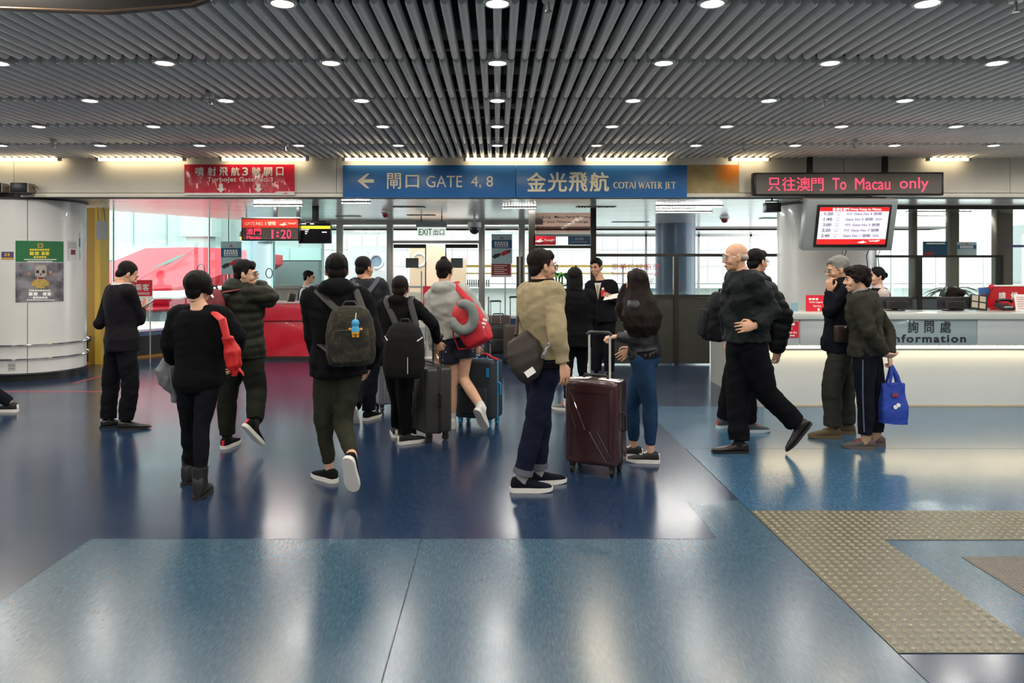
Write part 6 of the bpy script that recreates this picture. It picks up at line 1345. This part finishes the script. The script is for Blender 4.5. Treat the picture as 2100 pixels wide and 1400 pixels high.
# 9 man in beige bomber jacket
p9, J9 = person('man in beige bomber jacket and navy jeans standing with bag', 5.28, 58, 1.74, (1112, 735), (1108, 582), (1113, 545, .02), 72, -2,
    ((1143, 684, -.27), (1155, 748, -.27), (1106, 690, .25), (1122, 738, .36), (RX, RX)),
    ((1098, 862), ('F', 1070, 1007), (88, 0), (1110, 858), ('F', 1103, 992), (76, 0)),
    JK(cloth('beige_cotton', '#96886a', .3, .75), name='bomber_jacket', hem=-.09, add=.034, sadd=.028, wr=.007, shw=1.0, bands=(0, 0, cloth('stripe_black', '#15130f', .3))), dict(m=cloth('indigo_jeans', '#161b2c', .4), add=.014, r=(.092,.084,.066,.060,.052), end=.90, cuff=cloth('cuff_grey', '#5c6068', .4)),
    dict(kind='sneaker', m=cloth('navy_mesh_shoe', '#10141e', .4), sole=M_sole, sock=mat('grey_sock', '#8c8c8c', .8), k=1.05), 'short', M_hairb, 0, ('glasses', 'face'))
MB().loft([(J9['N']-J9['up']*.02+J9['f']*.012-J9['org'], J9['r']*.108, J9['f']*.110), (J9['N']+J9['up']*.036+J9['f']*.014-J9['org'], J9['r']*.086, J9['f']*.090)], n=20).build('knit_collar', cloth('stripe_black', '', 0), p9)
sb = thing('shoulder_bag', 'dark brown slouchy shoulder bag hanging behind the man in beige jacket', 'bag', W(1080, 735, 5.12)); o = Vector(sb.location); Mbr = mat('brown_canvas', '#2a211b', .7, noise=.08, nscale=8, bump=.3, bscale=80)
mb = MB().loft([(W(1060, 690, 5.16), Vector((.07,0,.05)), Vector((0,.06,0))), (W(1072, 715, 5.12), Vector((.115,0,.05)), Vector((0,.075,0))), (W(1082, 742, 5.10), Vector((.12,0,.05)), Vector((0,.08,0))), (W(1090, 766, 5.10), Vector((.085,0,.05)), Vector((0,.07,0))), (W(1092, 780, 5.10), Vector((.045,0,.03)), Vector((0,.04,0)))], n=20, e=2.6)
soft('bag_body', mb, .010, Mbr, sb, o, 4, .007, 6)
ribbon([W(1112, 734, 5.02)-o, W(1122, 715, 4.99)-o, W(1131, 698, 5.0)-o, W(1136, 680, 5.06)-o], (1, .2, .6), .032, .005).build('print_strap', mat('white_print_strap', '#b8b8b8', .6, noise=.9, nscale=60, col2='#101010'), sb, smooth=60)
MB().tube([W(1058, 688, 5.15)-o, W(1062, 650, 5.3)-o, W(1085, 600, 5.35)-o], .012, 8).build('back_strap', Mbr, sb)
MB().box(-.035, .035, -.006, .006, -.022, .022, Matrix.Translation(W(1087, 763, 5.0)-o) @ Matrix.Rotation(-.6, 4, 'Y')).build('white_tag', M_whiteprint, sb)
# 10 woman in black with bob hair
p10, J10 = person('woman with black bob hair in black coat and grey trainers, back turned', 8.15, 14, 1.60, (1182, 684), (1180, 597), (1179, 570, .02), 10, 0,
    ((1214, 654, .0), (1212, 690, .18), (1146, 660, .0), (1158, 700, .16), (RX, RX)),
    ((1194, 762), ('F', 1216, 836), (40, 0), (1164, 768), ('F', 1164, 841), (-62, 0)),
    JK(cloth('black_wool', '#0d0d0f', .4), name='coat', hem=-.30, add=.042, sadd=.030, wr=.006, collar=.02, shw=1.06), dict(m=cloth('black_legging', '#0d0d10', .2), add=.004, r=(.088,.074,.054,.050,.038)),
    dict(kind='sneaker', m=mat('grey_mesh', '#6c6a68', .7), sole=M_sole, acc=mat('orange_lace', '#d84a38', .5), sock=mat('white_sock', '', 0), sockh=.05), 'bob', M_hair, 1, ())
# 11 staff man facing the camera
p11, J11 = person('staff man in dark suit with red badge facing the queue by the dark door', 10.5, -152, 1.76, (1236, 643), (1232, 576), (1222, 547, -.02), -146, -12,
    ((1204, 622, .1), (1214, 646, -.2), (1264, 618, -.05), (1252, 612, -.28), (RX, ('hold', (-.6, -.5, .2), (0, 0, 1)))),
    ((1226, 708), ('F', 1222, 772), (-170, 0), (1248, 708), ('F', 1250, 774), (-140, 0)),
    JK(cloth('staff_black', '#14141a', .2), name='suit_jacket', hem=-.25, add=.026, sadd=.018, wr=.004, collar=.005), dict(m=cloth('suit_trouser', '', 0), add=.016, r=(.092,.084,.070,.066,.060)),
    dict(kind='dress', m=mat('black_leather', '', 0), sole=M_solek), 'short', M_hair, 0, ('face',))
F_, U_, R_ = J11['f'], J11['up'], J11['r']; c = J11['N']-J11['org']
MB().add([c+F_*.13-U_*.25, c+F_*.105-U_*.02+R_*.05, c+F_*.105-U_*.02-R_*.05, c+F_*.15-U_*.25, c+F_*.135-U_*.03+R_*.045, c+F_*.135-U_*.03-R_*.045], [(0,1,2),(3,5,4),(0,3,4,1),(1,4,5,2),(2,5,3,0)]).build('shirt_front', mat('white_shirt', '', 0), p11)
MB().add([c+F_*.152-U_*.26, c+F_*.148-U_*.05+R_*.016, c+F_*.148-U_*.05-R_*.016, c+F_*.158-U_*.26, c+F_*.158-U_*.05+R_*.016, c+F_*.158-U_*.05-R_*.016], [(0,1,2),(3,5,4),(0,3,4,1),(1,4,5,2),(2,5,3,0)]).build('tie', mat('yellow_tie', '#a89a5c', .6), p11)
MB().box(-.03, .03, -.006, .006, -.045, .045, basis(c+F_*.165-U_*.17-R_*.085, R_, -F_, U_)).build('red_badge', M_redprint, p11); MB().box(-.015, .015, -.008, .008, .0, .03, basis(c+F_*.165-U_*.12-R_*.085, R_, -F_, U_)).build('badge_clip', M_whiteprint, p11)
pp = thing('paper_slip', 'white paper held by the staff man in dark suit', 'paper', J11['WR'][-1]+Vector((.0, -.12, .03))); MB().box(-.11, .11, -.07, .07, 0, .003, rot(20, 25, -12)).build('sheet', M_whiteprint, pp)
# 12 woman with long wavy hair
p12, J12 = person('woman with long wavy dark hair, black leather jacket and blue jeans', 5.98, -62, 1.61, (1322, 730), (1310, 612), (1304, 583, .0), -12, -2,
    ((1330, 690, .18), (1294, 716, .25), (1304, 696, -.12), (1264, 690, -.06), (RX, ('grip', (-1, .1, -.1), (0, .1, -1)))),
    ((1297, 832), ('F', 1300, 936), (-74, 0), (1333, 832), ('F', 1334, 948), (-80, 0)),
    JK(mat('black_leather_jacket', '#15161a', .42, noise=.1, nscale=10, bump=.25, bscale=40), name='leather_jacket', hem=-.04, add=.024, sadd=.018, wr=.007, collar=.03), dict(m=cloth('blue_jeans', '#223a56', .4), name='jeans', add=.006, r=(.100,.086,.060,.058,.038), end=.84, wr=.004),
    dict(kind='sneaker', m=mat('black_canvas', '', 0), sole=M_sole, acc=M_whiteprint), 'long', M_hairb, 1, ())
mb = MB().loft([(J12['P']+J12['up']*.06-J12['org'], J12['r']*.168, J12['f']*.124), (J12['P']+J12['up']*.0-J12['org'], J12['r']*.176, J12['f']*.132)], n=22, e=2.3); mb.build('undershirt_hem', cloth('boy_black', '', 0), p12)
# 13 bald man walking left
p13, J13 = person('bald older man in dark jacket and black trousers striding left', 6.3, -98, 1.80, (1530, 700), (1523, 560), (1507, 527, .0), -92, -6,
    ((1492, 650, .2), (1496, 696, .25), (1584, 638, -.22), (1547, 668, -.30), (RX, ('relax', (-1, .0, -.1), (0, 1, -.2)))),
    ((1512, 812, .05), ('F', 1516, 928), (-92, 0), (1572, 806, -.05), (1634, 868, -.05), (-84, -52)),
    JK(cloth('dark_green_jacket', '#181d1e', .3, .6), hem=-.05, add=.050, sadd=.040, wr=.012, collar=.02, bulk=1.05, extra=(((1560, 610, .0), (.14, .17, .17)),)), dict(m=cloth('black_trouser', '#0d0e12', .3), add=.022, r=(.098,.090,.074,.068,.064), end=.98),
    dict(kind='dress', m=mat('brown_black_leather', '#1c1410', .35), sole=M_solek, sock=mat('black_sock', '#0e0e10', .9)), 'bald', M_hairw, 0, ('face', 'thin'))
# 14 man with glasses behind him, facing right
p14, J14 = person('man with glasses and black puffy jacket facing right behind the bald man', 7.12, 92, 1.74, (1532, 686), (1548, 566), (1554, 536, .0), 66, -4,
    ((1606, 648, -.15), (1594, 716, -.12), (1560, 650, .25), (1575, 690, .3), (('relax', (-.1, 0, -1), (-.3, 1, 0)), RX)),
    ((1533, 790), ('F', 1536, 886), (84, 0), (1498, 788), ('F', 1484, 877), (70, 0)),
    JK(cloth('black_puffer', '#121416', .3, .6), name='puffy_jacket', hem=-.14, add=.046, sadd=.040, wr=.011, puff=1, collar=.02, extra=(((1590, 622, .0), (.12, .10, .15)),)), dict(m=cloth('black_trouser', '', 0), add=.02, r=(.092,.084,.07,.062,.05)),
    dict(kind='sneaker', m=mat('grey_trainer', '#3c4448', .7), sole=mat('pale_blue_rubber', '#b4c4cc', .5), acc=mat('orange_lace', '', 0)), 'short', M_hair, 0, ('face', 'glasses'))
k = J14['WR'][1]; dv = (J14['WR'][1]-J14['EL'][1]).normalized()
for i in range(4): MB().cyl(k-dv*(.02+i*.018)-J14['org'], k-dv*(.034+i*.018)-J14['org'], .054, n=16).build('striped_cuff', (M_redprint, M_cream)[i % 2], J14['top'])
backpack('black rucksack on the back of the man facing right', J14, W(1466, 648, 7.1), .30, .48, .22, cloth('black_nylon', '#15171a', .4, .55), M_blk, .010)
# 15 older man, hand on chin
p15, J15 = person('older grey-haired man with glasses, hand on his chin', 6.88, -84, 1.70, (1722, 696), (1728, 578), (1717, 552, .0), -84, -14,
    ((1716, 646, .22), (1722, 676, .1), (1700, 640, -.14), (1703, 597, -.10), (RX, ('hold', (-.15, .1, 1), (.9, .3, 0)))),
    ((1734, 792), ('F', 1736, 889), (-78, 0), (1706, 792), ('F', 1706, 898), (-86, 0)),
    JK(cloth('navy_black_fleece', '#12151c', .4), hem=-.22, add=.030, sadd=.026, wr=.007, collar=.05), dict(m=cloth('grey_green_trouser', '#34352f', .4), add=.02, r=(.094,.086,.072,.066,.060), end=.97),
    dict(kind='sneaker', m=mat('tan_suede', '#5c4c34', .8), sole=mat('tan_rubber', '#6a5c44', .6), k=1.05), 'grey', M_hairg, 0, ('face', 'thin'))
sb = thing('waist_bag', 'small brown bag across the hip of the older man', 'bag', J15['P']+Vector((-.06, -.20, .10))); mb = MB().box(-.08, .08, -.03, .03, -.11, .05); mb.build('bag_body', mat('brown_leather', '#2e2018', .5), sb, bevel=.02, seg=3)
ribbon([Vector(p) for p in ((.08,.0,.07),(.10,.05,.2),(.08,.16,.42),(.02,.24,.44))], (1,0,.3), .03, .005).build('strap', mat('brown_leather', '', 0), sb, smooth=60); MB().ell((.0,-.045,.03),(.012,.008,.012)).build('clasp', M_chrome, sb)
# 16 woman in olive jacket
p16, J16 = person('older woman in olive jacket with hands behind back', 6.45, -54, 1.60, (1778, 717), (1768, 600), (1756, 572, .0), -72, -6,
    ((1822, 676, .12), (1824, 730, .0), (1782, 684, -.22), (1812, 726, -.14), (('grip', (.1, -.1, -1), (-.6, .6, 0)), ('relax', (.9, .1, -.2), (0, .5, .8)))),
    ((1798, 806), ('F', 1797, 913), (-66, 0), (1773, 806), ('F', 1776, 920), (-78, 0)),
    JK(cloth('olive_jacket', '#2e2e26', .4, .8), hem=-.17, add=.040, sadd=.032, wr=.009, collar=.04, shw=1.03), dict(m=cloth('navy_track', '#14161f', .3), add=.018, r=(.092,.084,.066,.060,.050), end=.90),
    dict(kind='sneaker', m=mat('grey_shoe', '#4c4646', .7), sole=mat('brown_rubber', '#5c5048', .6), acc=mat('red_lace', '#b83a4c', .5), sock=mat('tan_sock', '#a8886c', .8), sockh=.07), 'perm', M_hairb, 1, ('face',))
MB().loft([(J16['N']-J16['up']*.01+J16['f']*.012-J16['org'], J16['r']*.085, J16['f']*.085), (J16['N']+J16['up']*.035+J16['f']*.016-J16['org'], J16['r']*.070, J16['f']*.074)], n=18).build('scarf', cloth('pale_scarf', '#8c9098', .4), p16)
for q in (1, -1):
    A, B, C = J16['hp'][q], J16['KN'][q], J16['AN'][q]; o = J16['org']; r_ = J16['r']*q
    MB().tube([A+r_*.112-o-Vector((0,0,.06)), A.lerp(B,.5)+r_*.098-o, B+r_*.082-o, B.lerp(C,.8)+r_*.072-o], .006, 6).build('side_stripe', cloth('stripe_grey', '#5c6478', .3), J16['bot'])
bgp = J16['WR'][1]+Vector((.012, -.01, -.09)); bb_ = thing('shopping_bag', 'blue woven shopping bag hanging from the woman\'s hand', 'bag', (W(1831, 868, bgp.y).x, bgp.y, W(0, 868, bgp.y).z)); k = bgp.y/FP
M_bl = mat('blue_nonwoven', '#1c3c9c', .7, noise=.08, nscale=10, bump=.2, bscale=60); hz_ = 84*k
mb = MB().loft([((0,0,0),(27*k,0,0),(0,.055,0)),((.005,0,hz_*.3),(28*k,0,0),(0,.06,0)),((0,0,hz_*.7),(26*k,0,0),(0,.045,0)),((-.005,0,hz_),(25*k,0,0),(0,.03,0))], n=24, e=5)
V_, F_2 = remesh(mb, .009, 2); V_ = wrinkle(V_, F_2, .008, 8); link('bag_body', quads('bag_body', V_, F_2), M_bl, bb_)
hp_ = bgp-Vector(bb_.location)
for yy in (-.03, .03): ribbon([Vector((-11*k, yy, hz_-.02)), Vector((-6*k, yy*.8, hz_+.06)), hp_+Vector((0, yy*.2, .015)), Vector((7*k, yy*.8, hz_+.06)), Vector((12*k, yy, hz_-.02))], (0, 0, 1) if False else (1, 0, 0), .028, .004).build('bag_handle', M_bl, bb_, smooth=60)
for i, (x, z) in enumerate(((-2, 36), (4, 40))): MB().cyl((x*k, -.062, z*k), (x*k, -.056, z*k), 4.2*k, n=14).build('white_print', M_whiteprint, bb_)
MB().box(-8*k, 4*k, -.060, -.052, 57*k, 64*k).build('red_print', mat('bag_red_print', '#8c3048', .6), bb_)
# 17 and 18 desk staff
p17, J17 = person('desk clerk with dark bun, black vest and red scarf behind the information desk', 9.35, -80, 1.62, (1806, 676), (1803, 592), (1796, 566, .0), -96, -4,
    ((1818, 634, .15), (1790, 640, .25), (1822, 634, -.15), (1796, 641, -.2), (('flat', (-1,.1,0), (0,0,-1)), ('flat', (-1,0,0), (0,0,-1)))),
    ((1806, 745), ('F', 1806, 803), (-80, 0), (1808, 745), ('F', 1808, 805), (-80, 0)),
    JK(cloth('black_vest', '', 0), name='vest', vest=1, hem=-.08, add=.022, wr=.003, inner=mat('pale_pink_shirt', '#c4b4b0', .7)), dict(m=cloth('suit_trouser', '', 0)), dict(kind='dress', m=mat('black_leather', '', 0), sole=M_solek), 'bun', M_hair, 1, ('face',))
MB().ell(J17['N']+J17['f']*.13-J17['up']*.08-J17['org'], (.05,.04,.045)).ell(J17['N']+J17['f']*.10-J17['r']*.06-J17['up']*.06-J17['org'], (.05,.04,.03)).build('red_scarf', mat('red_scarf', '#a81c28', .6, noise=.4, nscale=20), p17)
p18, J18 = person('seated desk clerk with dark hair peeking over the black monitor', 9.55, 168, 1.58, (1960, 715), (1960, 634), (1960, 611, -.04), 160, -18,
    ((1940, 680, -.05), (1948, 668, -.30), (1980, 680, -.05), (1972, 668, -.30), (('flat', (.1,-1,0), (0,0,-1)), ('flat', (-.1,-1,0), (0,0,-1)))),
    ((1948, 720, -.42), ('F', 1948, 815), (175, 0), (1972, 720, -.42), ('F', 1972, 815), (175, 0)),
    JK(cloth('black_vest', '', 0), name='vest', vest=1, hem=-.05, add=.022, wr=.003, inner=mat('pale_pink_shirt', '', 0)), dict(m=cloth('suit_trouser', '', 0)), dict(kind='dress', m=mat('black_leather', '', 0), sole=M_solek), 'perm', M_hairb, 1, ('face',))
chr_ = thing('office_chair', 'dark swivel chair under the seated desk clerk', 'chair', (J18['P'].x, J18['P'].y+.03, 0)); zs = J18['P'].z-.13
MB().box(-.23, .23, -.24, .2, zs-.07, zs).build('seat', M_black, chr_, bevel=.02); MB().box(-.2, .2, .20, .25, zs+.08, zs+.30).build('backrest', M_black, chr_, bevel=.02); MB().box(-.03,.03,.2,.23,zs-.05,zs+.1).build('back_post', M_blackm, chr_); MB().cyl((0,0,.06),(0,0,zs-.06),.03).build('gas_post', M_blackm, chr_)
for i in range(5):
    a = i*2*math.pi/5; lg = MB().tube([(0,0,.08),(.27*math.cos(a),.27*math.sin(a),.06)], [.025,.016], 8).build('leg', M_blackm, chr_); MB().ell((.27*math.cos(a),.27*math.sin(a),.028),(.024,.024,.028)).build('castor', M_black, lg)
# 19 passer-by leaving at the left edge
p19, J19 = person('passer-by at the left edge with only a black canvas shoe in view', 7.95, -95, 1.70, (-58, 690), (-66, 585), (-76, 556), -95, 0,
    ((-66, 650, .2), (-80, 700, .2), (-60, 650, -.2), (-84, 696, -.2), (RX, RX)),
    ((-95, 790), ('F', -115, 850), (-92, 0), (-40, 785), ('F', 22, 844), (-88, 0)),
    JK(cloth('grey_coat', '#2c2e34', .3), hem=-.2), dict(m=cloth('navy_trouser', '', 0), add=.014), dict(kind='sneaker', m=mat('black_canvas', '', 0), sole=M_sole, acc=M_whiteprint, k=1.05), 'short', M_hair, 1, ())
